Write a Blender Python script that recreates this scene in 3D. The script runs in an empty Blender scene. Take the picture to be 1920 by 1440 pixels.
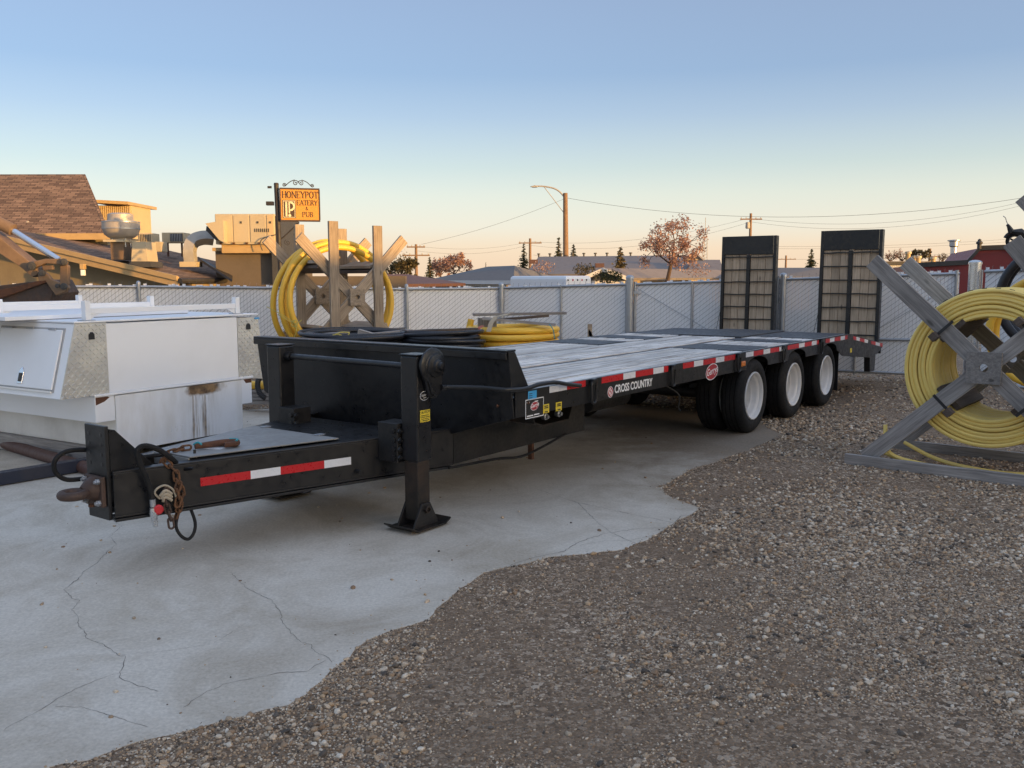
import bpy, bmesh, math, random
import numpy as np
from mathutils import Matrix, Vector, noise
random.seed(7); rng=np.random.default_rng(7)
R=math.radians; PI=math.pi
SC=bpy.context.scene; COL=SC.collection

# ------------------------------------------------------------------ camera
FPX=1700.06; PITCH=.1168; ROLL=.0017; EYE=1.6435       # focal length in pixels of a 1920 px wide frame
_fw=Vector((0,math.cos(PITCH),-math.sin(PITCH))); _u0=Vector((0,math.sin(PITCH),math.cos(PITCH))); _r0=Vector((1,0,0))
_rt=_r0*math.cos(ROLL)-_u0*math.sin(ROLL); _up=_r0*math.sin(ROLL)+_u0*math.cos(ROLL)
cd=bpy.data.cameras.new('camera'); cam=bpy.data.objects.new('camera',cd); COL.objects.link(cam)
cd.sensor_width=36; cd.lens=FPX/1920*36; cd.clip_start=.05; cd.clip_end=2000
m=Matrix((_rt,_up,-_fw)).transposed().to_4x4(); m.translation=(0,0,EYE); cam.matrix_world=m
SC.camera=cam
# ------------------------------------------------------------------ light
SUN_H=Vector((.80,-.60,0)).normalized(); SUN_EL=R(4.3)
to_sun=Vector((SUN_H.x*math.cos(SUN_EL),SUN_H.y*math.cos(SUN_EL),math.sin(SUN_EL)))
sl=bpy.data.lights.new('sun','SUN'); sl.energy=3.4; sl.angle=R(.5); sl.color=(1,.55,.16)
so=bpy.data.objects.new('sun',sl); COL.objects.link(so); so.rotation_euler=to_sun.to_track_quat('Z','Y').to_euler()
W=bpy.data.worlds.new('World'); SC.world=W; W.use_nodes=True
nt=W.node_tree; nt.nodes.clear()
wo=nt.nodes.new('ShaderNodeOutputWorld'); bg=nt.nodes.new('ShaderNodeBackground'); sky=nt.nodes.new('ShaderNodeTexSky')
sky.sky_type='NISHITA'; sky.sun_disc=False; sky.sun_elevation=SUN_EL; sky.sun_rotation=math.atan2(SUN_H.x,SUN_H.y)
sky.air_density=.6; sky.dust_density=6; sky.ozone_density=1.0; sky.altitude=600
SKYMODE=1
tc=nt.nodes.new('ShaderNodeTexCoord'); sx=nt.nodes.new('ShaderNodeSeparateXYZ'); nt.links.new(tc.outputs['Generated'],sx.inputs[0])
rp=nt.nodes.new('ShaderNodeValToRGB'); nt.links.new(sx.outputs[2],rp.inputs[0])
def lin(r,g,b): return tuple(((c/255+.055)/1.055)**2.4 if c>10 else c/255/12.92 for c in (r,g,b))+(1,)
el=rp.color_ramp.elements
def skyc(r,g,b,N,k=.84):      # gradient colour that tops the Nishita sky up to this colour in the half away from the sun
    return tuple(max(0,c*k-q) for c,q in zip(lin(r,g,b)[:3],N))+(1,)
stops=[(0,(237,220,198),(.10,.13,.13)),(.03,(235,222,202),(.12,.15,.15)),(.053,(224,224,211),(.126,.163,.16)),(.088,(209,220,213),(.14,.2,.22)),(.117,(192,211,217),(.15,.22,.28)),(.169,(166,191,215),(.145,.22,.30)),(.21,(148,176,208),(.13,.2,.29)),(.285,(141,166,201),(.107,.172,.275)),(1,(156,172,198),(.026,.041,.069))]  # last stop: overhead sky brighter than the stop before, added fill for shaded ground
KS={0:.68,.03:.69,.053:.70,.088:.73,.117:.75,.169:.78,.21:.79,.285:.80,1:.84}
stops=[(p,tuple(c),n_) for p,c,n_ in stops]
el[0].position=0; el[0].color=skyc(*stops[0][1],stops[0][2],KS[0]); el[1].position=1; el[1].color=skyc(*stops[-1][1],stops[-1][2],KS[1])
for p_,c_,n__ in stops[1:-1]:
    e=el.new(p_); e.color=skyc(*c_,n__,KS[p_])
mx=nt.nodes.new('ShaderNodeMix'); mx.data_type='RGBA'; mx.blend_type='ADD'; mx.inputs[0].default_value=1
sc_=nt.nodes.new('ShaderNodeMix'); sc_.data_type='RGBA'; sc_.blend_type='MULTIPLY'; sc_.inputs[0].default_value=1; sc_.inputs[7].default_value=(10,10,10,1)
nt.links.new(rp.outputs[0],sc_.inputs[6])
nt.links.new(sky.outputs[0],mx.inputs[6]); nt.links.new(sc_.outputs[2],mx.inputs[7])
nt.links.new(mx.outputs[2],bg.inputs[0]); bg.inputs[1].default_value=.1
nt.links.new(bg.outputs[0],wo.inputs[0])
SC.view_settings.view_transform='Standard'; SC.view_settings.look='None'; SC.view_settings.exposure=.95; SC.view_settings.gamma=1
SC.cycles.max_bounces=6; SC.cycles.use_denoising=True

# ------------------------------------------------------------------ pixel helpers (photo pixel + real distance -> place)
def _ray(x,y): return _fw+_rt*((x-960)/FPX)-_up*((y-720)/FPX)
def at(x,y,Y):
    d=_ray(x,y); return Vector((0,0,EYE))+d*(Y/d.y)
def gr(x,y,z=0.):
    d=_ray(x,y); return Vector((0,0,EYE))+d*((z-EYE)/d.z)
# ------------------------------------------------------------------ materials
MATS={}
def newmat(name):
    m=bpy.data.materials.new(name); m.use_nodes=True; n=m.node_tree.nodes; b=n['Principled BSDF']; return m,n,m.node_tree.links,b
def node(n,t,**k):
    o=n.new(t)
    for a,v in k.items():
        if a.startswith('i_'):
            q=a[2:]; o.inputs[int(q) if q.isdigit() else q.replace('_',' ')].default_value=v
        else: setattr(o,a,v)
    return o
def ramp(n,l,src,stops,interp='LINEAR'):
    r=n.new('ShaderNodeValToRGB'); l.new(src,r.inputs[0]); e=r.color_ramp.elements; r.color_ramp.interpolation=interp
    while len(e)<len(stops): e.new(.5)
    for q,(p,c) in zip(e,stops): q.position=p; q.color=(c if len(c)==4 else tuple(c)+(1,)) if not isinstance(c,(int,float)) else (c,c,c,1)
    return r
def mixc(n,l,fac,a,b,blend='MIX'):
    m=n.new('ShaderNodeMix'); m.data_type='RGBA'; m.blend_type=blend
    for s,v in ((0,fac),(6,a),(7,b)):
        if hasattr(v,'links') or hasattr(v,'is_linked'): l.new(v,m.inputs[s])
        elif isinstance(v,(int,float)): m.inputs[s].default_value=v if s==0 else (v,v,v,1)
        else: m.inputs[s].default_value=tuple(v)+(1,) if len(v)==3 else v
    return m.outputs[2]
def coords(n,l,scale=(1,1,1),kind='Object',rand=False):
    t=n.new('ShaderNodeTexCoord'); mp=n.new('ShaderNodeMapping'); mp.inputs[3].default_value=scale
    src=t.outputs[kind]
    if rand:
        oi=n.new('ShaderNodeObjectInfo'); mu=node(n,'ShaderNodeMath',operation='MULTIPLY',i_1=37.); l.new(oi.outputs['Random'],mu.inputs[0])
        ad=node(n,'ShaderNodeVectorMath',operation='ADD'); l.new(src,ad.inputs[0]); l.new(mu.outputs[0],ad.inputs[1]); src=ad.outputs[0]
    l.new(src,mp.inputs[0]); return mp.outputs[0]
def noisef(n,l,vec,scale,detail=4,rough=.6,dist=0):
    t=node(n,'ShaderNodeTexNoise'); t.inputs['Scale'].default_value=scale; t.inputs['Detail'].default_value=detail; t.inputs['Roughness'].default_value=rough; t.inputs['Distortion'].default_value=dist
    l.new(vec,t.inputs['Vector']); return t.outputs[0]
def bump(n,l,b,h,strength=.3,dist=.01):
    k=node(n,'ShaderNodeBump'); k.inputs['Strength'].default_value=strength; k.inputs['Distance'].default_value=dist; l.new(h,k.inputs['Height']); l.new(k.outputs[0],b.inputs['Normal']); return k
def paint(name,col,rough=.45,dirt=(.1,.09,.08),amt=.35,scale=3.,metal=0,bmp=.03,spec=.5):
    m,n,l,b=newmat(name); v=coords(n,l,rand=True)
    f=noisef(n,l,v,scale,6,.65); r=ramp(n,l,f,[(.45,0.),(.75,amt)])
    l.new(mixc(n,l,r.outputs[0],col,dirt),b.inputs['Base Color'])
    f2=noisef(n,l,v,scale*9,3); rr=ramp(n,l,f2,[(.3,max(.05,rough-.1)),(.7,min(1,rough+.15))]); l.new(rr.outputs[0],b.inputs['Roughness'])
    b.inputs['Metallic'].default_value=metal; b.inputs['Specular IOR Level'].default_value=spec
    if bmp: bump(n,l,b,noisef(n,l,v,scale*20,3),bmp,.005)
    MATS[name]=m; return m
def wood(name,cols,gs=1.,rough=.8,bmp=.35):
    m,n,l,b=newmat(name); v=coords(n,l,(1.1*gs,26*gs,26*gs),rand=True)
    f=noisef(n,l,v,2.2,6,.7,.6); r=ramp(n,l,f,[(.25,cols[0]),(.5,cols[1]),(.72,cols[2])])
    v2=coords(n,l,(1,1,1),rand=True); f2=noisef(n,l,v2,2.,3)
    r2=ramp(n,l,f2,[(.3,.75),(.7,1.15)])
    vo=node(n,'ShaderNodeTexVoronoi'); vo.inputs['Scale'].default_value=1; l.new(coords(n,l,(2.2,6,6),rand=True),vo.inputs['Vector'])
    kn=ramp(n,l,vo.outputs['Distance'],[(.05,.25),(.12,1.)])
    c=mixc(n,l,1.,r.outputs[0],r2.outputs[0],'MULTIPLY'); c=mixc(n,l,.8,c,kn.outputs[0],'MULTIPLY')
    oi=n.new('ShaderNodeObjectInfo'); rb=ramp(n,l,oi.outputs['Random'],[(0,.8),(1,1.12)]); c=mixc(n,l,1.,c,rb.outputs[0],'MULTIPLY')
    l.new(c,b.inputs['Base Color']); b.inputs['Roughness'].default_value=rough
    bump(n,l,b,f,bmp,.006); MATS[name]=m; return m
paint('black',(.0085,.009,.011),.36,(.034,.032,.030),.5,2.2)
paint('black_worn',(.007,.007,.008),.5,(.04,.033,.028),.7,4.)
paint('jack_steel',(.018,.016,.014),.45,(.07,.044,.03),.8,5.,.3)
paint('black_plastic',(.012,.013,.017),.42,(.06,.06,.06),.3,6.)
paint('rubber',(.010,.010,.011),.75,(.035,.031,.028),.55,4.,0,.1,.3)
paint('white_paint',(.84,.855,.88),.42,(.55,.53,.5),.14,1.6)
paint('seal_grey',(.42,.42,.42),.6,(.2,.19,.18),.5,4.)
paint('white_rim',(.68,.67,.66),.38,(.4,.37,.33),.3,5.)
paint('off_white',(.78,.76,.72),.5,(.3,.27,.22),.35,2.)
paint('galv',(.42,.44,.47),.38,(.25,.26,.28),.5,9.,.75)
paint('galv_new',(.62,.64,.66),.28,(.4,.4,.42),.4,9.,.9)
paint('chrome',(.75,.76,.8),.12,(.5,.5,.5),.1,4.,1.)
paint('rust',(.12,.052,.028),.85,(.045,.026,.02),.9,9.,.1,.4)
paint('rust_chain',(.16,.075,.035),.85,(.05,.03,.022),.9,14.,.1,.4)
paint('cast_brown',(.085,.052,.040),.6,(.045,.032,.026),.8,6.,.2,.2)
paint('grey_lid',(.27,.27,.265),.55,(.16,.15,.13),.6,2.5)
paint('deck_steel',(.03,.032,.037),.5,(.11,.105,.1),.6,2.5)
paint('red_tape',(.50,.012,.018),.32,(.3,.03,.03),.25,8.,0,0)
paint('white_tape',(.72,.73,.76),.3,(.5,.5,.5),.25,8.,0,0)
paint('white_ink',(.80,.80,.80),.5,(.6,.6,.6),.1,8.,0,0)
paint('red_ink',(.42,.03,.04),.45,(.3,.05,.05),.2,8.,0,0)
paint('blue_ink',(.05,.36,.72),.45,(.1,.3,.5),.2,8.,0,0)
paint('yellow_ink',(.72,.55,.04),.45,(.4,.33,.1),.3,8.,0,0)
paint('black_ink',(.015,.015,.015),.5,(.03,.03,.03),.2,8.,0,0)
paint('teal',(.03,.30,.36),.45,(.1,.1,.1),.4,8.)
paint('red_plastic',(.55,.02,.03),.35,(.3,.05,.04),.3,8.)
paint('amber',(.75,.20,.02),.2,(.5,.15,.03),.2,8.,0,0)
paint('yellow_pipe',(.84,.50,.05),.42,(.62,.38,.08),.45,3.)
paint('yellow_pale',(.88,.66,.19),.42,(.68,.49,.17),.5,3.)
paint('yellow_rope',(.6,.5,.12),.7)
paint('black_pipe',(.012,.013,.018),.35,(.05,.05,.055),.3,3.)
paint('tan_metal',(.19,.125,.075),.6,(.09,.055,.035),.7,4.)
paint('bucket_steel',(.06,.045,.04),.6,(.16,.075,.035),.7,2.5,.2,.2)
paint('stucco',(.28,.22,.13),.9,(.19,.145,.09),.5,2.,0,.3)
paint('stucco_dark',(.13,.105,.08),.9,(.08,.065,.05),.5,2.,0,.2)
paint('fascia',(.48,.33,.15),.5,(.25,.17,.085),.4,3.)
paint('soffit',(.05,.042,.035),.7)
paint('hvac_tan',(.50,.42,.28),.5,(.36,.29,.19),.4,2.)
paint('hvac_dark',(.05,.05,.05),.6,(.09,.08,.07),.4,4.)
paint('alu',(.48,.43,.38),.5,(.38,.33,.28),.7,5.,.35,.1)
paint('red_siding',(.19,.022,.022),.5,(.14,.03,.03),.4,2.)
paint('dark_trim',(.03,.028,.027),.5)
paint('tan_siding',(.55,.42,.24),.7,(.45,.33,.2),.4,2.)
paint('white_siding',(.66,.66,.66),.6,(.5,.5,.5),.3,2.)
paint('navy_wall',(.045,.05,.075),.7)
paint('glass',(.03,.035,.04),.08,(.03,.03,.03),.1)
paint('roof_grey',(.135,.135,.14),.9,(.09,.09,.095),.6,5.,0,.2)
paint('roof_frost',(.20,.18,.175),.9,(.13,.115,.11),.6,3.,0,.2)
paint('sign_orange',(.58,.27,.04),.5,(.5,.2,.03),.35,3.)
paint('sign_dark',(.055,.03,.02),.6)
paint('cream_ink',(.75,.66,.42),.5)
paint('iron',(.03,.025,.022),.55)
paint('lamp_grey',(.4,.38,.34),.5)
paint('bark',(.10,.065,.045),.9,(.05,.035,.025),.6,6.,0,.4)
paint('slat_white',(.86,.865,.875),.5,(.72,.72,.72),.3,3.,0,0)
paint('pole_wood',(.24,.15,.09),.9,(.13,.085,.055),.6,4.,0,.3)
paint('fence_wire',(.22,.23,.25),.45,(.10,.10,.11),.4,9.,.5)
paint('wire',(.05,.05,.05),.6)
paint('pipe_brown',(.10,.05,.04),.6,(.06,.03,.025),.5,3.)
paint('tube_navy',(.025,.03,.05),.45,(.07,.06,.055),.5,3.)
paint('strap',(.42,.36,.27),.8)
paint('strap_red',(.4,.12,.08),.8)
paint('shop_wall',(.35,.34,.33),.8)
wood('wood_grey',((.13,.12,.115),(.30,.28,.265),(.45,.42,.39)))
wood('wood_tan',((.17,.125,.088),(.36,.285,.21),(.50,.41,.315)))
wood('wood_ramp',((.28,.20,.13),(.50,.38,.265),(.62,.485,.35)))
wood('wood_dark',((.06,.045,.035),(.10,.075,.06),(.15,.12,.095)))
def deck_mat():
    m,n,l,b=newmat('deck_white'); v=coords(n,l,(.4,15,15),rand=True)
    f=noisef(n,l,v,2.4,7,.74,.5); w=ramp(n,l,f,[(.34,(.16,.105,.07)),(.43,(.36,.29,.23)),(.485,(.74,.70,.65)),(.7,(.86,.82,.765))])
    f2=noisef(n,l,coords(n,l,(1,1,1),rand=True),1.6,4); r2=ramp(n,l,f2,[(.3,.72),(.65,1.08)])
    oi=n.new('ShaderNodeObjectInfo'); rb=ramp(n,l,oi.outputs['Random'],[(0,.82),(1,1.05)]); l.new(mixc(n,l,1.,mixc(n,l,1.,w.outputs[0],r2.outputs[0],'MULTIPLY'),rb.outputs[0],'MULTIPLY'),b.inputs['Base Color']); b.inputs['Roughness'].default_value=.6
    bump(n,l,b,f,.4,.006); MATS['deck_white']=m
deck_mat()
def diamond():
    m,n,l,b=newmat('diamond_plate'); b.inputs['Metallic'].default_value=.45
    f=noisef(n,l,coords(n,l),4,4); r=ramp(n,l,f,[(.35,(.80,.77,.69)),(.7,(.58,.57,.55))]); l.new(r.outputs[0],b.inputs['Base Color']); b.inputs['Roughness'].default_value=.36; MATS['diamond_plate']=m
diamond()
def box_rust():   # white panel with rust runs down from one edge; local x along the panel, z up
    m,n,l,b=newmat('white_rusty'); v=coords(n,l)
    s=n.new('ShaderNodeSeparateXYZ'); l.new(v,s.inputs[0])
    def win(sock,a,b_,c,d):
        r=ramp(n,l,sock,[(0,0.),(1,0.)]); e=r.color_ramp.elements; e[0].position=a; e[1].position=d
        for p in (b_,c): q=e.new(p); q.color=(1,1,1,1)
        return r.outputs[0]
    mr=node(n,'ShaderNodeMapRange',i_1=0.,i_2=1.5); l.new(s.outputs[0],mr.inputs[0])
    mz=node(n,'ShaderNodeMapRange',i_1=0.,i_2=.645); l.new(s.outputs[2],mz.inputs[0])
    st=noisef(n,l,coords(n,l,(28,28,1.2)),1.,5,.7); st2=ramp(n,l,st,[(.45,0.),(.62,1.)])
    band=win(mr.outputs[0],.42,.54,.66,.93); top=win(mz.outputs[0],.78,.88,.99,1.)
    run=win(mr.outputs[0],.50,.54,.64,.72); runz=win(mz.outputs[0],.0,.35,.9,1.)
    def mul(a,c): q=node(n,'ShaderNodeMath',operation='MULTIPLY'); l.new(a,q.inputs[0]); l.new(c,q.inputs[1]); return q.outputs[0]
    nb=noisef(n,l,v,9,5); nb2=ramp(n,l,nb,[(.22,0.),(.42,1.)])
    bt=mul(band,top); ad1=node(n,'ShaderNodeMath',operation='MULTIPLY_ADD',i_1=.9,i_2=-.5); l.new(nb,ad1.inputs[0]); ad2=node(n,'ShaderNodeMath',operation='ADD'); l.new(bt,ad2.inputs[0]); l.new(ad1.outputs[0],ad2.inputs[1]); a=ramp(n,l,ad2.outputs[0],[(.42,0.),(.85,1.)]).outputs[0]; c=mul(mul(run,runz),st2.outputs[0])
    mxm=node(n,'ShaderNodeMath',operation='MAXIMUM'); l.new(a,mxm.inputs[0]); l.new(c,mxm.inputs[1])
    base=ramp(n,l,noisef(n,l,coords(n,l,(2,2,.6)),3,5),[(.4,(.83,.84,.86)),(.75,(.70,.69,.67))])
    rc=ramp(n,l,noisef(n,l,v,14,4),[(.35,(.085,.052,.03)),(.6,(.30,.19,.095))]); l.new(mixc(n,l,mxm.outputs[0],base.outputs[0],rc.outputs[0]),b.inputs['Base Color']); b.inputs['Roughness'].default_value=.5; MATS['white_rusty']=m
box_rust()
def concrete():
    m,n,l,b=newmat('concrete'); v=coords(n,l)
    f=noisef(n,l,v,.55,5,.6); r=ramp(n,l,f,[(.30,(.42,.36,.285)),(.50,(.57,.52,.445)),(.74,(.62,.575,.50))])
    g=noisef(n,l,v,60,4,.7); g2=ramp(n,l,g,[(.3,.82),(.7,1.14)])
    st=noisef(n,l,coords(n,l,(1.1,1.,1)),1.1,6,.7,1.2); s2=ramp(n,l,st,[(.34,(.72,.68,.62)),(.56,1.),(.8,1.06)])
    vo=node(n,'ShaderNodeTexVoronoi'); vo.inputs['Scale'].default_value=26; l.new(v,vo.inputs['Vector']); pk=ramp(n,l,vo.outputs['Distance'],[(.03,.45),(.09,1.)])
    c=mixc(n,l,1.,r.outputs[0],g2.outputs[0],'MULTIPLY'); c=mixc(n,l,.8,c,s2.outputs[0],'MULTIPLY'); c=mixc(n,l,.35,c,pk.outputs[0],'MULTIPLY')
    # tracked-in dirt lying over the far right part of the pad
    sp=n.new('ShaderNodeSeparateXYZ'); l.new(v,sp.inputs[0]); m1=node(n,'ShaderNodeMath',operation='MULTIPLY_ADD',i_1=.30); l.new(sp.outputs[1],m1.inputs[0]); l.new(sp.outputs[0],m1.inputs[2])
    m2=node(n,'ShaderNodeMath',operation='MULTIPLY_ADD',i_1=3.2); dn=noisef(n,l,v,2.6,7,.7); l.new(dn,m2.inputs[0]); l.new(m1.outputs[0],m2.inputs[2])
    mk=node(n,'ShaderNodeMapRange',i_1=4.3,i_2=6.3); mk.interpolation_type='SMOOTHSTEP'; l.new(m2.outputs[0],mk.inputs[0]); mk.inputs[4].default_value=.82
    sd=ramp(n,l,noisef(n,l,v,45,5,.7),[(.3,(.13,.092,.06)),(.7,(.30,.225,.155))]); c=mixc(n,l,mk.outputs[0],c,sd.outputs[0])
    l.new(c,b.inputs['Base Color']); b.inputs['Roughness'].default_value=.8
    ad=node(n,'ShaderNodeMath',operation='ADD'); l.new(g,ad.inputs[0]); l.new(pk.outputs[0],ad.inputs[1]); bump(n,l,b,ad.outputs[0],.25,.004); MATS['concrete']=m
concrete()
def gravel():
    m,n,l,b=newmat('gravel_soil'); v=coords(n,l)
    vo=node(n,'ShaderNodeTexVoronoi'); vo.inputs['Scale'].default_value=95; l.new(v,vo.inputs['Vector'])
    vs=node(n,'ShaderNodeTexVoronoi'); vs.inputs['Scale'].default_value=42; l.new(v,vs.inputs['Vector'])
    sp=n.new('ShaderNodeSeparateColor'); l.new(vo.outputs['Color'],sp.inputs[0]); sp2=n.new('ShaderNodeSeparateColor'); l.new(vs.outputs['Color'],sp2.inputs[0])
    stops=[(0,(.06,.04,.025)),(.3,(.15,.10,.062)),(.55,(.25,.175,.114)),(.8,(.40,.295,.20)),(1,(.68,.55,.42))]
    c1=ramp(n,l,sp.outputs[0],stops); c2=ramp(n,l,sp2.outputs[0],stops)
    pick=ramp(n,l,sp2.outputs[1],[(.6,0.),(.62,1.)],'LINEAR')
    c=mixc(n,l,pick.outputs[0],c1.outputs[0],c2.outputs[0])
    big=noisef(n,l,v,.7,5,.6); soil=ramp(n,l,big,[(.38,.9),(.6,.15)])
    sc=ramp(n,l,noisef(n,l,v,70,4),[(.3,(.12,.076,.045)),(.7,(.26,.178,.112))])
    c=mixc(n,l,soil.outputs[0],c,sc.outputs[0]); l.new(c,b.inputs['Base Color']); b.inputs['Roughness'].default_value=.92
    h=node(n,'ShaderNodeMath',operation='ADD'); l.new(vo.outputs['Distance'],h.inputs[0]); l.new(vs.outputs['Distance'],h.inputs[1])
    k=bump(n,l,b,h.outputs[0],.7,.012); k.invert=True; MATS['gravel_soil']=m
gravel()
def pebble():
    m,n,l,b=newmat('pebble'); oi=n.new('ShaderNodeObjectInfo')
    r=ramp(n,l,oi.outputs['Random'],[(0,(.06,.048,.038)),(.12,(.15,.118,.09)),(.25,(.26,.165,.095)),(.4,(.34,.235,.145)),(.55,(.39,.305,.215)),(.68,(.46,.31,.18)),(.8,(.54,.42,.30)),(.93,(.56,.475,.37)),(1,(.70,.62,.51))])
    f=noisef(n,l,coords(n,l,rand=True),2.5,4); r2=ramp(n,l,f,[(.3,.7),(.7,1.15)])
    l.new(mixc(n,l,1.,r.outputs[0],r2.outputs[0],'MULTIPLY'),b.inputs['Base Color']); b.inputs['Roughness'].default_value=.75; MATS['pebble']=m
pebble()
def leafm(name,c0,c1,c2):
    m,n,l,b=newmat(name); g=n.new('ShaderNodeNewGeometry'); r=ramp(n,l,g.outputs['Random Per Island'],[(0,c0),(.5,c1),(1,c2)])
    l.new(r.outputs[0],b.inputs['Base Color']); b.inputs['Roughness'].default_value=.7
    tr=n.new('ShaderNodeBsdfTranslucent'); l.new(r.outputs[0],tr.inputs[0]); ms=n.new('ShaderNodeMixShader'); ms.inputs[0].default_value=.25
    l.new(b.outputs[0],ms.inputs[1]); l.new(tr.outputs[0],ms.inputs[2]); l.new(ms.outputs[0],n['Material Output'].inputs[0]); MATS[name]=m
leafm('needles',(.022,.034,.018),(.04,.055,.028),(.07,.08,.042))
leafm('autumn',(.36,.19,.13),(.48,.29,.215),(.58,.39,.31))
leafm('olive',(.08,.07,.032),(.13,.105,.048),(.20,.155,.075))
def shingle():
    m,n,l,b=newmat('shingles'); v=coords(n,l,kind='UV')
    br=node(n,'ShaderNodeTexBrick'); br.offset=.37; br.squash=1.; l.new(v,br.inputs['Vector']); br.inputs['Scale'].default_value=1
    br.inputs['Brick Width'].default_value=.26; br.inputs['Row Height'].default_value=.085; br.inputs['Mortar Size'].default_value=.008
    br.inputs['Color1'].default_value=(.13,.078,.052,1); br.inputs['Color2'].default_value=(.30,.19,.125,1); br.inputs['Mortar'].default_value=(.035,.022,.018,1)
    f=noisef(n,l,v,2.,5); r=ramp(n,l,f,[(.3,.75),(.7,1.2)])
    l.new(mixc(n,l,1.,br.outputs[0],r.outputs[0],'MULTIPLY'),b.inputs['Base Color']); b.inputs['Roughness'].default_value=.95
    bump(n,l,b,br.outputs['Fac'],.5,.02).invert=True; MATS['shingles']=m
shingle()
# ------------------------------------------------------------------ mesh building
class Thing:
    def __init__(s,name,label=None,cat=None,loc=(0,0,0),rotz=0,group=None,kind=None):
        s.o=bpy.data.objects.new(name,None); COL.objects.link(s.o); s.o.empty_display_size=.2
        s.o.location=loc; s.o.rotation_euler=(0,0,rotz); s.M=Matrix.Translation(Vector(loc))@Matrix.Rotation(rotz,4,'Z'); s.inv=s.M.inverted()
        tag(s.o,label,cat,group,kind)
def tag(o,label=None,cat=None,group=None,kind=None):
    for k,v in (('label',label),('category',cat),('group',group),('kind',kind)):
        if v: o[k]=v
    return o
class MB:
    def __init__(s): s.v=[]; s.f=[]
    def add(s,vs,fs):
        b=len(s.v); s.v+= [tuple(v) for v in vs]; s.f+= [tuple(b+i for i in f) for f in fs]; return s
    def box(s,x0,x1,y0,y1,z0,z1,M=None):
        c=[Vector(p) for p in ((x0,y0,z0),(x1,y0,z0),(x1,y1,z0),(x0,y1,z0),(x0,y0,z1),(x1,y0,z1),(x1,y1,z1),(x0,y1,z1))]
        if M: c=[M@p for p in c]
        return s.add(c,[(0,3,2,1),(4,5,6,7),(0,1,5,4),(1,2,6,5),(2,3,7,6),(3,0,4,7)])
    def prism(s,poly,off):       # poly: list of 3d points (planar), extruded by vector off
        off=Vector(off); P=[Vector(p) for p in poly]; n=len(P)
        nrm=Vector((0,0,0))
        for i in range(n): nrm+=P[i].cross(P[(i+1)%n])
        if nrm.dot(off)>0: P.reverse()
        vs=P+[p+off for p in P]
        return s.add(vs,[tuple(range(n)),tuple(range(2*n-1,n-1,-1))]+[((i+1)%n,i,i+n,(i+1)%n+n) for i in range(n)])
    def tube(s,pts,r,n=8,closed=False,cap=True,rot=0):
        P=[Vector(p) for p in pts]; N=len(P); rs=r if isinstance(r,(list,tuple)) else [r]*N
        prev=None; vs=[]
        for i in range(N):
            a=P[(i-1)%N] if (closed or i>0) else P[i]; b=P[(i+1)%N] if (closed or i<N-1) else P[i]
            t=(b-a).normalized()
            if prev is None:
                q=Vector((0,0,1)) if abs(t.z)<.9 else Vector((1,0,0)); x=t.cross(q).normalized()
            else: x=(prev-t*prev.dot(t)).normalized()
            prev=x; y=t.cross(x)
            for k in range(n):
                a_=2*PI*k/n+rot; vs.append(P[i]+x*(math.cos(a_)*rs[i])+y*(math.sin(a_)*rs[i]))
        fs=[]
        for i in range(N if closed else N-1):
            j=(i+1)%N
            for k in range(n): fs.append((i*n+k,i*n+(k+1)%n,j*n+(k+1)%n,j*n+k))
        if cap and not closed: fs+= [tuple(range(n-1,-1,-1)),tuple((N-1)*n+k for k in range(n))]
        return s.add(vs,fs)
    def lathe(s,prof,c,axis,n=24,closed=False,cap0=True):   # prof: (r,h) list about axis through c
        ax=Vector(axis).normalized(); q=Vector((0,0,1)) if abs(ax.z)<.9 else Vector((1,0,0)); x=ax.cross(q).normalized(); y=ax.cross(x); c=Vector(c)
        vs=[c+ax*h+(x*math.cos(2*PI*k/n)+y*math.sin(2*PI*k/n))*r for r,h in prof for k in range(n)]
        m=len(prof); fs=[(i*n+k,i*n+(k+1)%n,((i+1)%m)*n+(k+1)%n,((i+1)%m)*n+k) for i in range(m if closed else m-1) for k in range(n)]
        if not closed:
            if cap0 and prof[0][0]>1e-6: fs.append(tuple(range(n-1,-1,-1)))
            if prof[-1][0]>1e-6: fs.append(tuple((m-1)*n+k for k in range(n)))
        return s.add(vs,fs)
    def build(s,name,mat,parent=None,world=False,smooth=False,bevel=0,uv=None,M=None):
        me=bpy.data.meshes.new(name); vs=s.v
        if world and isinstance(parent,Thing): vs=[parent.inv@Vector(v) for v in vs]
        me.from_pydata(vs,[],s.f); me.update()
        bm=bmesh.new(); bm.from_mesh(me); bmesh.ops.recalc_face_normals(bm,faces=bm.faces); bm.to_mesh(me); bm.free()
        me.materials.append(MATS[mat])
        if uv:
            uvl=me.uv_layers.new(name='UVMap'); O_,X_,Y_=uv
            for lp in me.loops:
                p=Vector(s.v[lp.vertex_index])-O_; uvl.data[lp.index].uv=(p.dot(X_),p.dot(Y_))
        if smooth:
            me.polygons.foreach_set('use_smooth',[True]*len(me.polygons))
        o=bpy.data.objects.new(name,me); COL.objects.link(o)
        if smooth:
            try: me.set_sharp_from_angle(angle=R(40))
            except Exception: pass
        if parent is not None: o.parent=parent.o if isinstance(parent,Thing) else parent
        if M is not None: o.matrix_local=M
        if bevel:
            b=o.modifiers.new('bevel','BEVEL'); b.width=bevel; b.segments=2; b.limit_method='ANGLE'; b.angle_limit=R(40)
        return o
_bc={}
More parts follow.
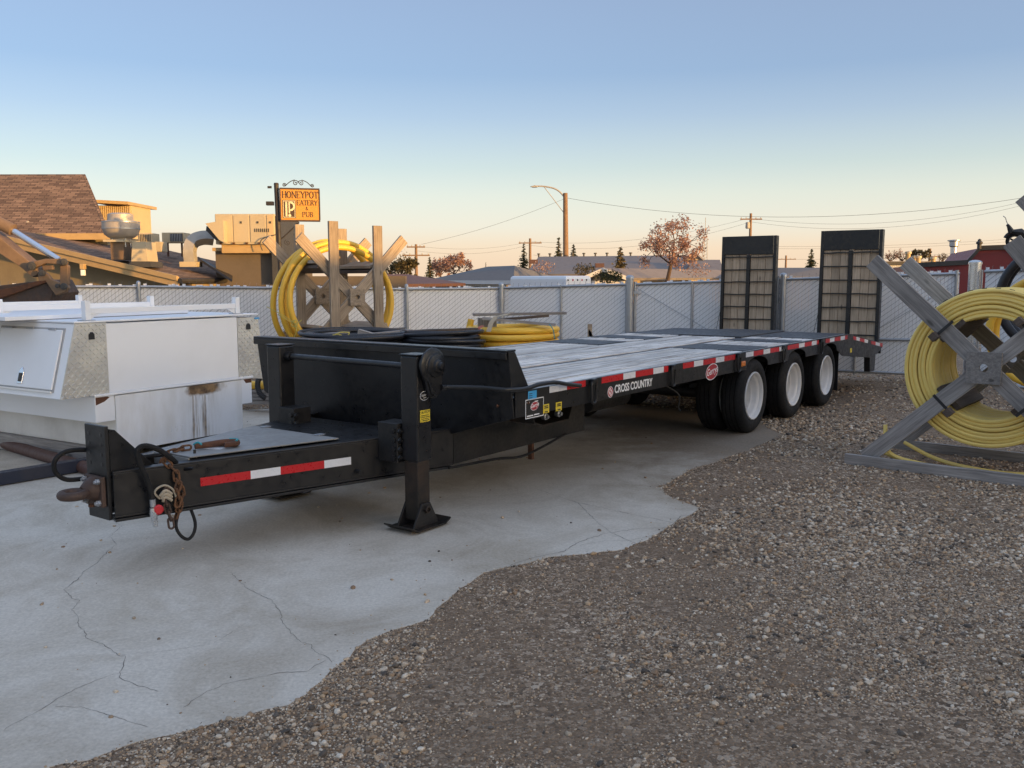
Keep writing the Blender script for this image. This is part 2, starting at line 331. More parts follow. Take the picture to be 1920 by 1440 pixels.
def board(name,p0,p1,w,t,mat,parent=None,side=(0,0,1),world=True,bevel=.003,label=None):
    """a sawn board from p0 to p1; `side` is the direction of its width w; thickness t across"""
    p0=Vector(p0); p1=Vector(p1); d=p1-p0; L=d.length; x=d.normalized(); y=Vector(side); y=(y-x*y.dot(x)).normalized(); z=x.cross(y)
    M=Matrix((x,y,z)).transposed().to_4x4(); M.translation=p0
    if world and isinstance(parent,Thing): M=parent.inv@M
    key=(round(L,3),round(w,3),round(t,3),mat)
    if key not in _bc:
        mb=MB(); n=max(2,int(L/.25)); ys=(-w/2,w/2); zs=(-t/2,t/2)
        mb.box(0,L,-w/2,w/2,-t/2,t/2); o=mb.build(name,mat,parent,bevel=bevel,M=M); _bc[key]=o.data
    else:
        o=bpy.data.objects.new(name,_bc[key]); COL.objects.link(o)
        if parent is not None: o.parent=parent.o if isinstance(parent,Thing) else parent
        o.matrix_local=M
        if bevel:
            b=o.modifiers.new('bevel','BEVEL'); b.width=bevel; b.segments=2; b.limit_method='ANGLE'; b.angle_limit=R(40)
    if label: o['label']=label
    return o
def copy_part(o,parent,M=None,name=None):
    c=o.copy(); COL.objects.link(c); c.parent=parent.o if isinstance(parent,Thing) else parent
    if M is not None: c.matrix_local=M
    return c
def spline(pts,n=8):
    P=[Vector(p) for p in pts]; out=[]
    for i in range(len(P)-1):
        a=P[max(i-1,0)];b=P[i];c=P[i+1];d=P[min(i+2,len(P)-1)]
        for k in range(n):
            t=k/n; out.append(.5*((2*b)+(c-a)*t+(2*a-5*b+4*c-d)*t*t+(3*b-a-3*c+d)*t**3))
    out.append(P[-1]); return out
def text(name,body,size,M,mat,parent,world=True,depth=.0006,shear=0,spacing=1,align='CENTER',bold=0.,sx=1):
    cu=bpy.data.curves.new(name,'FONT'); cu.body=body; cu.size=size; cu.align_x=align; cu.align_y='CENTER'; cu.extrude=depth; cu.shear=shear; cu.space_character=spacing; cu.offset=bold; cu.resolution_u=3
    o=bpy.data.objects.new(name,cu); 
    me=bpy.data.meshes.new_from_object(o); bpy.data.objects.remove(o); me.name=name; me.materials.clear(); me.materials.append(MATS[mat])
    o=bpy.data.objects.new(name,me); COL.objects.link(o); o.parent=parent.o if isinstance(parent,Thing) else parent
    if world and isinstance(parent,Thing): M=parent.inv@M
    o.matrix_local=M@Matrix.Diagonal((sx,1,1,1)); return o
def frame(o,x,y):   # matrix with origin o, x axis, y axis
    x=Vector(x).normalized(); y=Vector(y); y=(y-x*y.dot(x)).normalized(); M=Matrix((x,y,x.cross(y))).transposed().to_4x4(); M.translation=o; return M
# ------------------------------------------------------------------ ground
def wobble(poly,step,amp,seed=0):
    out=[]; n=len(poly)
    for i in range(n):
        a=Vector(poly[i]); b=Vector(poly[(i+1)%n]); k=max(1,int((b-a).length/step)); d=(b-a).normalized() if (b-a).length>0 else Vector((1,0,0)); nr=Vector((-d.y,d.x,0))
        for j in range(k):
            p=a.lerp(b,j/k); q=noise.noise(p*2.2+Vector((seed,0,0)))*.6+noise.noise(p*7+Vector((seed,9,0)))*.35+noise.noise(p*25)*.15
            out.append(p+nr*q*amp*(0 if abs(p.x)>14 else 1))
    return out
slab_px=[(117,1440),(167,1428),(240,1400),(333,1377),(433,1350),(533,1320),(567,1303),(590,1283),(630,1252),(690,1200),(800,1160),(870,1100),(910,1075),(950,1065),(1030,1047),(1100,1040),(1170,1030),(1210,1012),(1255,985),(1312,953),(1260,932),(1235,914),(1300,880),(1420,838),(1465,815),(1420,790),(1300,770),(1150,757),(900,757),(740,763),(500,767),(330,776)]
slab=[gr(40,1475),gr(70,1455)]+[gr(*p) for p in slab_px]+[Vector((-16,13,0)),Vector((-16,2.0,0)),Vector((-2.2,2.0,0))]
slab=wobble(slab,.035,.055)
g=MB(); Gx=[-900,-60,-20]+[x for x in np.arange(-12,13,2)]+[20,60,900]; Gy=[-400,-30,-8]+[y for y in np.arange(-4,21,2)]+[40,90,1500]
ids={}
vs=[(x,y,0) for y in Gy for x in Gx]; nx=len(Gx)
g.add(vs,[(j*nx+i,j*nx+i+1,(j+1)*nx+i+1,(j+1)*nx+i) for j in range(len(Gy)-1) for i in range(nx-1)])
ground=tag(g.build('ground','gravel_soil'),'brown gravel yard ground',None,None,'structure')
def sheet(poly,z,name,mat,parent=None):
    from mathutils.geometry import tessellate_polygon
    n=len(poly); tri=tessellate_polygon([[Vector((p.x,p.y,0)) for p in poly]]); fs=[]
    for t in tri:
        p0,p1,p2=(poly[i] for i in t); c=(p1.x-p0.x)*(p2.y-p0.y)-(p1.y-p0.y)*(p2.x-p0.x); fs.append(tuple(t) if c>0 else tuple(reversed(t)))
    me=bpy.data.meshes.new(name); me.from_pydata([(p.x,p.y,z) for p in poly]+[(p.x,p.y,-.02) for p in poly],[],fs+[(i,i+n,(i+1)%n+n,(i+1)%n) for i in range(n)]); me.update()
    me.materials.append(MATS[mat]); o=bpy.data.objects.new(name,me); COL.objects.link(o)
    if parent: o.parent=parent
    return o
pad=tag(sheet(slab,.003,'concrete_pad','concrete'),'cracked pale grey concrete pad under the trailer',None,None,'structure')
patches=[] and [[(1470,806),(1500,797),(1560,786),(1612,779),(1618,788),(1570,798),(1530,808),(1490,815)],[(1590,750),(1640,745),(1655,749),(1610,757)]]
for k,pp in enumerate(patches):
    o=sheet(wobble([gr(*p) for p in pp],.04,.05,k+3),.008,'concrete_patch','concrete'); o['kind']='structure'
    patches[k]=wobble([gr(*p) for p in pp],.1,.05,k+3)
paint('crack',(.13,.115,.10),.9,(.24,.22,.2),.5,20.,0,0)
c0=[(a/3,960+b/3) for a,b in ((630,50),(685,80),(620,140),(655,185),(580,250),(550,290),(480,330),(440,380),(360,440),(410,490),(450,500),(405,555),(440,600),(445,655),(480,665),(480,712),(570,745),(640,790),(655,810),(705,815),(695,870),(670,905),(685,945),(780,980),(915,1020))]
c1=[(a/3,960+b/3) for a,b in ((1300,345),(1380,425),(1450,465),(1525,495),(1580,570),(1590,630),(1640,685),(1690,735),(1750,750),(1770,790),(1850,825),(1880,860))]
c2=[(a/3,960+b/3) for a,b in ((20,1235),(100,1185),(235,1115),(330,1050),(450,990),(560,945),(670,905))]
c3=[(a/3,960+b/3) for a,b in ((310,1100),(480,1105),(600,1145),(720,1180),(850,1220))]
c4=[(a/3,960+b/3) for a,b in ((1040,1105),(1100,1055),(1200,1000),(1290,965),(1450,935),(1560,910),(1730,900),(1770,870),(1850,825))]
c5=[(a/3,960+b/3) for a,b in ((660,810),(900,790),(1200,745),(1400,620))]
c6=[(800+a/3,900+b/3) for a,b in ((340,560),(400,525),(500,470),(600,440),(770,405),(860,350),(1000,305),(1200,275),(1370,270))]
c7=[(800+a/3,900+b/3) for a,b in ((860,370),(1000,345),(1130,345),(1300,310),(1340,318))]
c8=[(800+a/3,900+b/3) for a,b in ((680,495),(760,430),(850,430),(930,435))]
c9=[(800+a/3,900+b/3) for a,b in ((610,50),(770,105),(850,130),(960,240),(1040,300),(1130,340),(1190,365),(1230,390))]
ca=[(800+a/3,900+b/3) for a,b in ((850,130),(950,150),(1150,195),(1300,225),(1390,245),(1430,205),(1520,195))]
for k,(cp,w0) in enumerate(((c0,.0035),(c1,.003),(c2,.003),(c3,.003),(c4,.003),(c5,.0015),(c6,.006),(c7,.004),(c8,.005),(c9,.004),(ca,.005))):
    P=[gr(*p) for p in cp]; Q=[]
    for a,b in zip(P,P[1:]):
        n_=max(2,int((b-a).length/.02)); d=(b-a).normalized(); nr=Vector((-d.y,d.x,0))
        for j in range(n_):
            p=a.lerp(b,j/n_); Q.append(p+nr*(noise.noise(p*30)*.010+noise.noise(p*90)*.004))
    mb=MB(); vv=[]
    for i,p in enumerate(Q):
        d=(Q[min(i+1,len(Q)-1)]-Q[max(i-1,0)]).normalized(); nr=Vector((-d.y,d.x,0)); w=w0*.85*(.35+1.1*abs(noise.noise(p*12)+.3)); vv+= [p+nr*w/2+Vector((0,0,0.0042)),p-nr*w/2+Vector((0,0,0.0042))]
    mb.add(vv,[(2*i,2*i+1,2*i+3,2*i+2) for i in range(len(Q)-1)]); mb.build('crack','crack',pad)
# loose stones: points on the gravel side of the pad edge (dense close by) + a few strays on the concrete
def inside(poly,X,Y):
    px=np.array([p.x for p in poly]); py=np.array([p.y for p in poly]); r=np.zeros(len(X),bool); j=len(px)-1
    for i in range(len(px)):
        if py[i]!=py[j]:
            c=((py[i]>Y)!=(py[j]>Y))&(X<(px[j]-px[i])*(Y-py[i])/(py[j]-py[i])+px[i]); r^=c
        j=i
    return r
def vnoise(X,Y,s,seed):
    g_=np.random.default_rng(seed).random((64,64)); x=X*s%64; y=Y*s%64; i=x.astype(int); j=y.astype(int); fx=x-i; fy=y-j; fx=fx*fx*(3-2*fx); fy=fy*fy*(3-2*fy)
    a=g_[j%64,i%64];b=g_[j%64,(i+1)%64];c=g_[(j+1)%64,i%64];d=g_[(j+1)%64,(i+1)%64]
    return (a*(1-fx)+b*fx)*(1-fy)+(c*(1-fx)+d*fx)*fy
def scatter(N,y0,y1,smin,smax,pw,clump,xpad=.6):
    Y=y0*(y1/y0)**rng.random(N); X=(rng.random(N)*2-1)*(Y*.60+xpad)
    nz=.6*vnoise(X,Y,1.3,3)+.4*vnoise(X,Y,4.1,5); keep=rng.random(N)<np.clip((nz-.5)*clump+.62,.06,1)
    ins=inside(slab,X,Y)
    for p in patches: ins|=inside(p,X,Y)&(rng.random(N)<.5)
    keep&=~ins; X=X[keep];Y=Y[keep]
    S=smin+(smax-smin)*rng.random(len(X))**pw; return X,Y,S,np.zeros(len(X))
sets=[scatter(170000,2.3,6.0,.0024,.0062,1.6,2.2),scatter(27000,2.3,6.5,.0045,.016,3.4,5.5),scatter(90000,5.,11,.0055,.016,2.8,2.2),scatter(40000,9,16,.009,.022,2.4,1.5)]
n_=420; Y=3+9*rng.random(n_)**1.4; X=(rng.random(n_)*2-1)*Y*.55; k_=inside(slab,X,Y); sets.append((X[k_],Y[k_],.003+.013*rng.random(k_.sum())**3.5,np.full(k_.sum(),.003)))
# a lip of stones along the pad edge
ex=np.array([(p.x,p.y) for p in slab[:-60]]); NL=30000; ei=rng.integers(0,len(ex),NL); off=np.abs(rng.normal(0,.05,NL)); an=rng.random(NL)*2*PI
X=ex[ei,0]+np.cos(an)*off;Y=ex[ei,1]+np.sin(an)*off; k_=(~inside(slab,X,Y))&(np.abs(X)<8); sets.append((X[k_],Y[k_],.002+.006*rng.random(k_.sum())**4,np.zeros(k_.sum())))
k_=~k_&(rng.random(NL)<.35*np.exp(-off/.03)+.03)&(np.abs(X)<8); sets.append((X[k_],Y[k_],.0015+.0045*rng.random(k_.sum())**3,np.full(k_.sum(),.003)))
X=np.concatenate([s[0] for s in sets]);Y=np.concatenate([s[1] for s in sets]);S=np.concatenate([s[2] for s in sets]);Z=np.concatenate([s[3] for s in sets])
NP=len(X); flat=.45+.35*rng.random(NP); co=np.stack([X,Y,Z+S*flat*.35],1)
me=bpy.data.meshes.new('loose_gravel'); me.vertices.add(NP); me.vertices.foreach_set('co',co.ravel())
a=me.attributes.new('scl','FLOAT_VECTOR','POINT'); a.data.foreach_set('vector',np.stack([S*(.8+.5*rng.random(NP)),S*(.7+.3*rng.random(NP)),S*flat],1).astype(np.float32).ravel())
a=me.attributes.new('rot','FLOAT_VECTOR','POINT'); a.data.foreach_set('vector',np.stack([rng.normal(0,.25,NP),rng.normal(0,.25,NP),rng.random(NP)*6.28],1).astype(np.float32).ravel())
gv=bpy.data.objects.new('loose_gravel',me); COL.objects.link(gv); tag(gv,'loose grey and brown pebbles covering the yard','gravel',None,'stuff')
ng=bpy.data.node_groups.new('stones','GeometryNodeTree'); ng.interface.new_socket('Geometry',in_out='INPUT',socket_type='NodeSocketGeometry'); ng.interface.new_socket('Geometry',in_out='OUTPUT',socket_type='NodeSocketGeometry')
N=ng.nodes; L=ng.links; gi=N.new('NodeGroupInput'); go=N.new('NodeGroupOutput'); join=N.new('GeometryNodeJoinGeometry')
for k in range(5):
    ic=N.new('GeometryNodeMeshIcoSphere'); ic.inputs[0].default_value=1; ic.inputs[1].default_value=3 if k<2 else 2
    sp_=N.new('GeometryNodeSetPosition'); nz=N.new('ShaderNodeTexNoise'); nz.noise_dimensions='4D'; nz.inputs['W'].default_value=k*7.3; nz.inputs['Scale'].default_value=.85; nz.inputs['Detail'].default_value=1.5
    sb=N.new('ShaderNodeVectorMath'); sb.operation='SUBTRACT'; sb.inputs[1].default_value=(.5,.5,.5); ms=N.new('ShaderNodeVectorMath'); ms.operation='SCALE'; ms.inputs['Scale'].default_value=1.5
    L.new(nz.outputs['Color'],sb.inputs[0]); L.new(sb.outputs[0],ms.inputs[0]); L.new(ic.outputs[0],sp_.inputs[0]); L.new(ms.outputs[0],sp_.inputs['Offset'])
    ssm=N.new('GeometryNodeSetShadeSmooth'); L.new(sp_.outputs[0],ssm.inputs[0])
    sm=N.new('GeometryNodeSetMaterial'); sm.inputs['Material'].default_value=MATS['pebble']; L.new(ssm.outputs[0],sm.inputs[0])
    gti=N.new('GeometryNodeGeometryToInstance'); L.new(sm.outputs[0],gti.inputs[0]); L.new(gti.outputs[0],join.inputs[0])
iop=N.new('GeometryNodeInstanceOnPoints'); iop.inputs['Pick Instance'].default_value=True
ri=N.new('FunctionNodeRandomValue'); ri.data_type='INT'; ri.inputs[4].default_value=0; ri.inputs[5].default_value=4
L.new(ri.outputs[2],iop.inputs['Instance Index'])
na=N.new('GeometryNodeInputNamedAttribute'); na.data_type='FLOAT_VECTOR'; na.inputs[0].default_value='scl'; nb=N.new('GeometryNodeInputNamedAttribute'); nb.data_type='FLOAT_VECTOR'; nb.inputs[0].default_value='rot'
L.new(gi.outputs[0],iop.inputs['Points']); L.new(join.outputs[0],iop.inputs['Instance']); L.new(nb.outputs[0],iop.inputs['Rotation']); L.new(na.outputs[0],iop.inputs['Scale']); L.new(iop.outputs[0],go.inputs[0])
md=gv.modifiers.new('stones','NODES'); md.node_group=ng

# ------------------------------------------------------------------ the shop whose shadow lies over the yard (behind and right of the camera)
n_dir=Vector((.6,.8,0)); shop=Thing('workshop_building','grey workshop behind the photographer shading the yard',None,tuple(SUN_H*29+n_dir*5),0,None,'structure')
mb=MB(); Mx=frame(SUN_H*25.0+n_dir*-12,n_dir,-SUN_H); mb.box(0,50,-9,0,0,4.52,Mx); mb.build('wall','shop_wall',shop,world=True)
mb=MB(); mb.prism([Mx@Vector(p) for p in ((-.0,.25,4.525),(-.0,-9.25,4.525),(0,-4.5,4.86))],Mx.to_3x3()@Vector((50,0,0))); mb.build('roof','roof_grey',shop,world=True)

# ------------------------------------------------------------------ trailer (local: x back along the deck, y to the far side, z up)
T=Thing('flatbed_trailer','black tri-axle flatbed equipment trailer with white plank deck and raised loading ramps','trailer',(.0236,5.9763,0),.94254)
def loc(p): return T.inv@Vector(p)
def su(x,y,v=0.):           # photo pixel on the vertical plane y=v of the trailer -> local point
    o=T.inv@Vector((0,0,EYE)); d=T.inv.to_3x3()@_ray(x,y); return o+d*((v-o.y)/d.y)
def sz(x,y,z):
    return loc(gr(x,y,z))
def tp(name,mb,mat,parent=T,**k): return mb.build(name,mat,parent,**k)
ZD=.888; CV=1.275; WD=2.55
# side plates with wheel arches
prof=[(0,ZD),(0,.712),(4.02,.70)]
for c,ap in ((4.36,.818),(5.605,.812),(6.83,.808)):
    for k in range(13):
        a=PI-PI*k/12; prof.append((c+.31*math.cos(a),.70+(ap-.70)*math.sin(a)**.8))
prof+=[(7.2,.69),(7.42,.605),(8.78,.485),(9.2,.52),(9.46,.60),(9.46,.655),(7.62,ZD)]
for s in (0,1):
    y=0. if s==0 else WD-.014
    mb=MB().prism([(u,y,z) for u,z in prof],(0,.014,0)); tp('side_plate',mb,'black',bevel=.003)
    mb=MB(); a,b=(.014,.052) if s==0 else (WD-.052,WD-.014)
    mb.box(0.02,7.6,a,b,ZD-.012,ZD-.002); mb.box(.02,4.0,a,b,.712,.722); tp('side_flange',mb,'grey_lid',bevel=.002)
    yl=(0.016,.10) if s==0 else (WD-.1,WD-.016)
    mb=MB(); mb.prism([(8.83,yl[0],.50),(9.14,yl[0],.50),(9.12,yl[0],.267),(8.86,yl[0],.267)],(0,yl[1]-yl[0],0)); tp('tail_leg',mb,'black',bevel=.004)
mb=MB(); mb.box(.02,7.6,.054,WD-.054,.825,.838); tp('dark_gap_sheet',mb,'black_worn')  # black sheet added under the planks so the gaps between them read dark
# deck planks
def planks(v0,v1,n,us,dz=0):
    w=(v1-v0)/n
    for k in range(n):
        v=v0+w*(k+.5)
        for a,b in us: board('plank',(a+random.uniform(0,.004),v,ZD-.02+dz+random.uniform(-.003,.002)),(b-random.uniform(0,.004),v,ZD-.02+dz+random.uniform(-.003,.002)),round(w-.012,3),.04,'deck_white',T,side=(0,1,0),world=False,bevel=.004)
planks(.056,.85,6,((.17,4.085),(4.81,5.48),(5.93,6.36)))
planks(.925,1.645,5,((.17,2.302),(2.322,6.015)),.004)
planks(1.725,2.495,6,((.17,4.0),(4.65,5.1),(5.6,6.1)))
for v0,v1 in ((.855,.92),(1.65,1.72)):
    mb=MB(); mb.box(.1,6.0,v0,v1,ZD-.03,ZD-.004); tp('deck_strip',mb,'deck_steel',bevel=.002)
for u0,u1,v0,v1,h in ((4.095,4.80,.054,.85,.004),(5.49,5.925,.054,.85,.004),(6.37,7.6,.054,.85,.004),(4.01,4.64,1.72,2.496,.004),(5.11,5.59,1.72,2.496,.004),(6.11,7.6,1.72,2.496,.004),(6.025,7.6,.856,1.715,.018)):
    mb=MB(); mb.box(u0,u1,v0,v1,ZD-.045,ZD+h); tp('deck_plate',mb,'deck_steel',bevel=.004)
mb=MB(); mb.prism([(7.605,.016,ZD-.005),(9.44,.016,.645),(9.44,.016,.62),(7.605,.016,.85)],(0,WD-.032,0)); tp('beavertail_plate',mb,'deck_steel')
mb=MB(); mb.box(9.40,9.455,.016,WD-.016,.50,.61); tp('rear_beam',mb,'black',bevel=.004)
# bulkhead
def lean(z): return -.084*(z-.53)/(1.165-.53)
mb=MB(); mb.prism([(lean(z),v,z) for v,z in ((.0,.712),(.62,.532),(1.93,.532),(WD,.712),(WD,1.165),(0,1.165))],(.014,0,0)); bh=tp('bulkhead',mb,'black',bevel=.003)
mb=MB(); mb.box(-.112,-.0,-.004,WD+.004,1.158,1.172); mb.box(-.114,-.100,-.004,WD+.004,1.110,1.158); tp('bulkhead_lip',mb,'black',bh,bevel=.004)
for y in (-.003,WD-.010):
    mb=MB(); mb.prism([(-.082,y,1.157),(-.008,y,1.157),(.165,y,.885),(-.046,y,.885)],(0,.013,0)); tp('gusset',mb,'black',bh,bevel=.003)
for v,z in ((.27,.79),(.012,.80)):
    pass
for x,y in ((946,756),(984,754)):
    p=su(x,y,.2) if x<960 else su(x,y,0)
    q=Vector((lean(.8)-.004,.12,.79)) if x<960 else Vector((.14,-.004,.80)); ax=(-1,0,0) if x<960 else (0,-1,0)
    mb=MB().lathe([(.010,0),(.010,.004),(.006,.009),(0,.010)],q,ax,12); tp('reflector_stud',mb,'rust',bh,smooth=True)
# deep front rails, main rails, cross members, tongue
def chan(a,b,z0,z1,out,fl=.06,t=.012):
    a=Vector(a+(0,));b=Vector(b+(0,)); d=(b-a); x=d.normalized(); y=Vector((-x.y,x.x,0))*out; M=frame(a,x,Vector((-x.y,x.x,0))); L_=d.length; m=MB(); s=1 if out>0 else -1
    def B(x0,x1,y0,y1,z0,z1): m.box(x0,x1,min(y0*s,y1*s),max(y0*s,y1*s),z0,z1,M)
    B(0,L_,0,t,z0+t,z1-t); B(0,L_,0,fl,z0,z0+t); B(0,L_,0,fl,z1-t,z1); return m
for s,v in ((1,.555),(-1,WD-.555)):
    tp('front_rail',chan((.02,v),(1.79,v),.33,.70,s,.09),'black_worn',bevel=.002)
    tp('main_rail',chan((1.82,v+.02*s),(7.5,v+.02*s),.58,.82,s,.09),'black_worn')
for k in range(12):
    u=.35+k*.62; mb=MB(); mb.box(u,u+.05,.05,WD-.05,.73,.815); tp('cross_member',mb,'black_worn')
for s,a,b in ((1,(-2.185,1.15),(.015,.555)),(-1,(-2.185,WD-1.15),(.015,WD-.555))):
    tp('tongue_beam',chan(a,b,.325,.588,s,.07),'black',bevel=.003)
    mb=MB(); mb.box(-.0,2.26,-.012,.085,.307,.322,frame(Vector(a+(0,)),Vector(b+(0,))-Vector(a+(0,)),Vector((0,1,0))*1)) if s==1 else mb.box(0,2.26,-.085,.012,.307,.322,frame(Vector(a+(0,)),Vector(b+(0,))-Vector(a+(0,)),Vector((0,1,0))))
    tp('tongue_flange',mb,'black',bevel=.002)
mb=MB(); mb.box(-.235,-.205,.64,WD-.64,.33,.585); tp('tongue_cross_beam',mb,'black')
mb=MB(); mb.prism([(-.78,.80,.575),(-.21,.66,.575),(-.21,WD-.66,.575),(-.78,WD-.80,.575)],(0,0,.012)); tp('tongue_deck_plate',mb,'black')
# hitch plate with bolt holes, gussets, pintle eye
bm=bmesh.new()
def plate_holes(name,mat,v0,v1,z0,z1,u,th,holes,r,parent):
    mb=MB(); mb.box(u-th,u,v0,v1,z0,z1); o=tp(name,mb,mat,parent,bevel=.003)
    for v,z in holes:
        h=MB().lathe([(r,0),(r*.8,.0012),(0,.0014)],(u-th-.0002,v,z),(-1,0,0),14); tp('bolt_hole',h,'black_ink',o)
        h=MB().lathe([(r*1.18,-.0006),(r*1.18,.0010),(r*.98,.0016)],(u-th,v,z),(-1,0,0),14); tp('hole_rim',h,'black',o,smooth=True)
    return o
hz=[(v,z) for z in (.79,.735,.68,.625) for v in (1.335,1.215)]
hp=plate_holes('hitch_plate','black',1.172,1.378,.315,.84,-2.185,.022,hz,.011,T)
for y in (1.168,1.366):
    mb=MB(); mb.prism([(-2.185,y,.825),(-2.15,y,.815),(-1.93,y,.588),(-2.185,y,.588)],(0,.014,0)); tp('hitch_gusset',mb,'black',bevel=.002)
mb=MB(); mb.box(-2.235,-2.208,1.185,1.365,.39,.56); eye=tp('pintle_mount','' or 'cast_brown',bevel=.004) if False else mb.build('pintle_mount','cast_brown',T,bevel=.006)
for v in (1.21,1.34):
    for z in (.415,.535):
        h=MB().lathe([(.017,0),(.017,.016),(.010,.017),(.010,.028),(0,.028)],(-2.235,v,z),(-1,0,0),6); tp('bolt',h,'galv',eye)
ring=[(-2.345+.060*math.cos(a),CV+.060*math.sin(a),.475) for a in np.linspace(0,2*PI,28,endpoint=False)]
mb=MB().tube(ring,.025,12,closed=True); tp('pintle_ring',mb,'cast_brown',eye,smooth=True)
mb=MB().tube([(-2.295,CV,.475),(-2.275,CV,.478),(-2.255,CV,.482),(-2.23,CV,.484)],[.034,.048,.062,.074],14); tp('pintle_shank',mb,'cast_brown',eye,smooth=True)
mb=MB().tube([(-2.26,1.25,.41),(-2.26,1.25,.395)],.018,10); tp('grease_boss',mb,'rust',eye,smooth=True)
# grey tool-box lid in the tongue
lid=[sz(352,846,.600),sz(405,863,.600),sz(700,823,.600),sz(538,797,.600)]
lid[3]=Vector((-.80,WD-.845,.6)); lid[2]=Vector((-.80,.845,.6)); lid[1]=Vector((-1.74,1.09,.6)); lid[0]=Vector((-1.74,WD-1.09,.6))
mb=MB().prism(lid,(0,0,.008)); ld=tp('toolbox_lid',mb,'grey_lid',bevel=.002)
mb=MB(); mb.box(-1.746,-1.735,1.10,WD-1.10,.53,.598); tp('lid_front_lip',mb,'grey_lid',ld,bevel=.002)
mb=MB().box(-1.70,-1.69,.012,.018,0,0.02); 
for v in (1.0,1.55):
    mb=MB(); mb.box(-.83,-.77,v,v+.05,.609,.616); tp('hinge',mb,'galv',ld,bevel=.002)
M_=frame(Vector((-1.50,1.22,.6085)),Vector((.35,-1,0)),Vector((1,.35,0)))
mb=MB(); mb.box(-.08,.08,-.03,.03,0,.0008,M_); tp('paper_label',mb,'white_tape',ld)
mb=MB().tube([(-1.66,1.16,.608),(-1.66,1.16,.63)],.008,8); tp('lid_latch',mb,'black',ld)
# tongue tape
fa=Vector((-2.185,1.15,0)); fd=(Vector((.015,.555,0))-fa).normalized(); fn=Vector((fd.y,-fd.x,0)); 
def tongue(x,y,off=.0):
    o=T.inv@Vector((0,0,EYE)); d=T.inv.to_3x3()@_ray(x,y); return o+d*(((fa+fn*off)-o).dot(fn)/d.dot(fn))
tb=[376,470,526,608,658]
for k in range(4):
    a=tongue(tb[k],905-(tb[k]-376)*.135); b=tongue(tb[k+1],905-(tb[k+1]-376)*.135); s0=(a-fa).dot(fd); s1=(b-fa).dot(fd)
    mb=MB(); mb.box(s0,s1,-.0016,-.0002,.437,.487,frame(fa,fd,-fn)); tp('reflective_strip',mb,('red_tape','white_tape')[k%2])
mb=MB().tube([tongue(668,882,.0),tongue(676,886,.05)],.014,10); tp('tongue_stub',mb,'black')
mb=MB().tube([tongue(345,880,-.01),tongue(362,878,.05)],[.012,.008],8); tp('chain_hook_stub',mb,'black')
# landing-gear jacks
def jack(u0,u1,v0,v1,side,nm):
    J=bpy.data.objects.new('landing_jack',None); COL.objects.link(J); J.parent=T.o
    w=(u1-u0); mb=MB(); mb.box(u0,u1,v0,v1,.455,1.145); tp('outer_post',mb,'black',J,bevel=.012)
    mb=MB(); mb.box(u0-.006,u1+.006,v0-.006,v1+.006,1.146,1.156); tp('post_cap',mb,'black',J,bevel=.004)
    mb=MB(); mb.box(u0+.012,u1-.012,v0+.012,v1-.012,.06,.456); tp('inner_leg',mb,'jack_steel',J,bevel=.008)
    cu,cv=(u0+u1)/2,(v0+v1)/2
    # foot plate with upturned ends, two pivot cheeks and a pin
    mb=MB(); mb.prism([(cu-.19,cv-.13,.045),(cu-.14,cv-.13,.014),(cu+.14,cv-.13,.014),(cu+.19,cv-.13,.045),(cu+.186,cv-.13,.053),(cu+.138,cv-.13,.024),(cu-.138,cv-.13,.024),(cu-.186,cv-.13,.053)],(0,.26,0)); f=tp('foot_plate',mb,'jack_steel',J,bevel=.002)
    for y in (v0-.004,v1-.010):
        mb=MB(); mb.prism([(cu-.125,y,.024),(cu+.125,y,.024),(cu+.04,y,.175),(cu-.04,y,.175)],(0,.014,0)); tp('pivot_cheek',mb,'black_worn',f,bevel=.002)
    mb=MB().lathe([(.026,0),(.026,.02),(.016,.022),(.016,.01),(0,.01)],(cu,v0-.005,.135),(0,-1,0),6); tp('pivot_nut',mb,'jack_steel',f)
    return J
j1=jack(-.545,-.405,.385,.53,-1,'')
j2=jack(-.475,-.335,1.80,1.945,1,'')
for J,(u,v) in ((j1,(-.545,.535)),(j2,(-.475,1.622))):
    mb=MB(); mb.box(u-.03,u+.13,v,v+.175,.44,.70); br=tp('mount_bracket',mb,'black_worn',J,bevel=.004)
    for z in (.475,.53,.59,.65):
        h=MB().lathe([(.020,0),(.020,.012),(.011,.013),(.011,.02),(0,.02)],(u-.01,v-.001,z),(0,-1,0),6); tp('bolt',h,'black',br)
        h=MB().lathe([(.018,0),(.018,.012),(0,.013)],(u-.031,v+.03,z),(-1,0,0),6); tp('bolt',h,'black',br)
mb=MB().tube([(-.475,.53,1.07),(-.405,1.80,1.07)],.021,12); tp('cross_shaft',mb,'black',smooth=True)
mb=MB().tube([(-.408,1.74,1.07),(-.405,1.80,1.07)],.034,10); tp('shaft_collar',mb,'black',smooth=True)
mb=MB().tube([(-.48,.56,1.07),(-.475,.535,1.07)],.036,10); tp('shaft_collar',mb,'black',smooth=True)
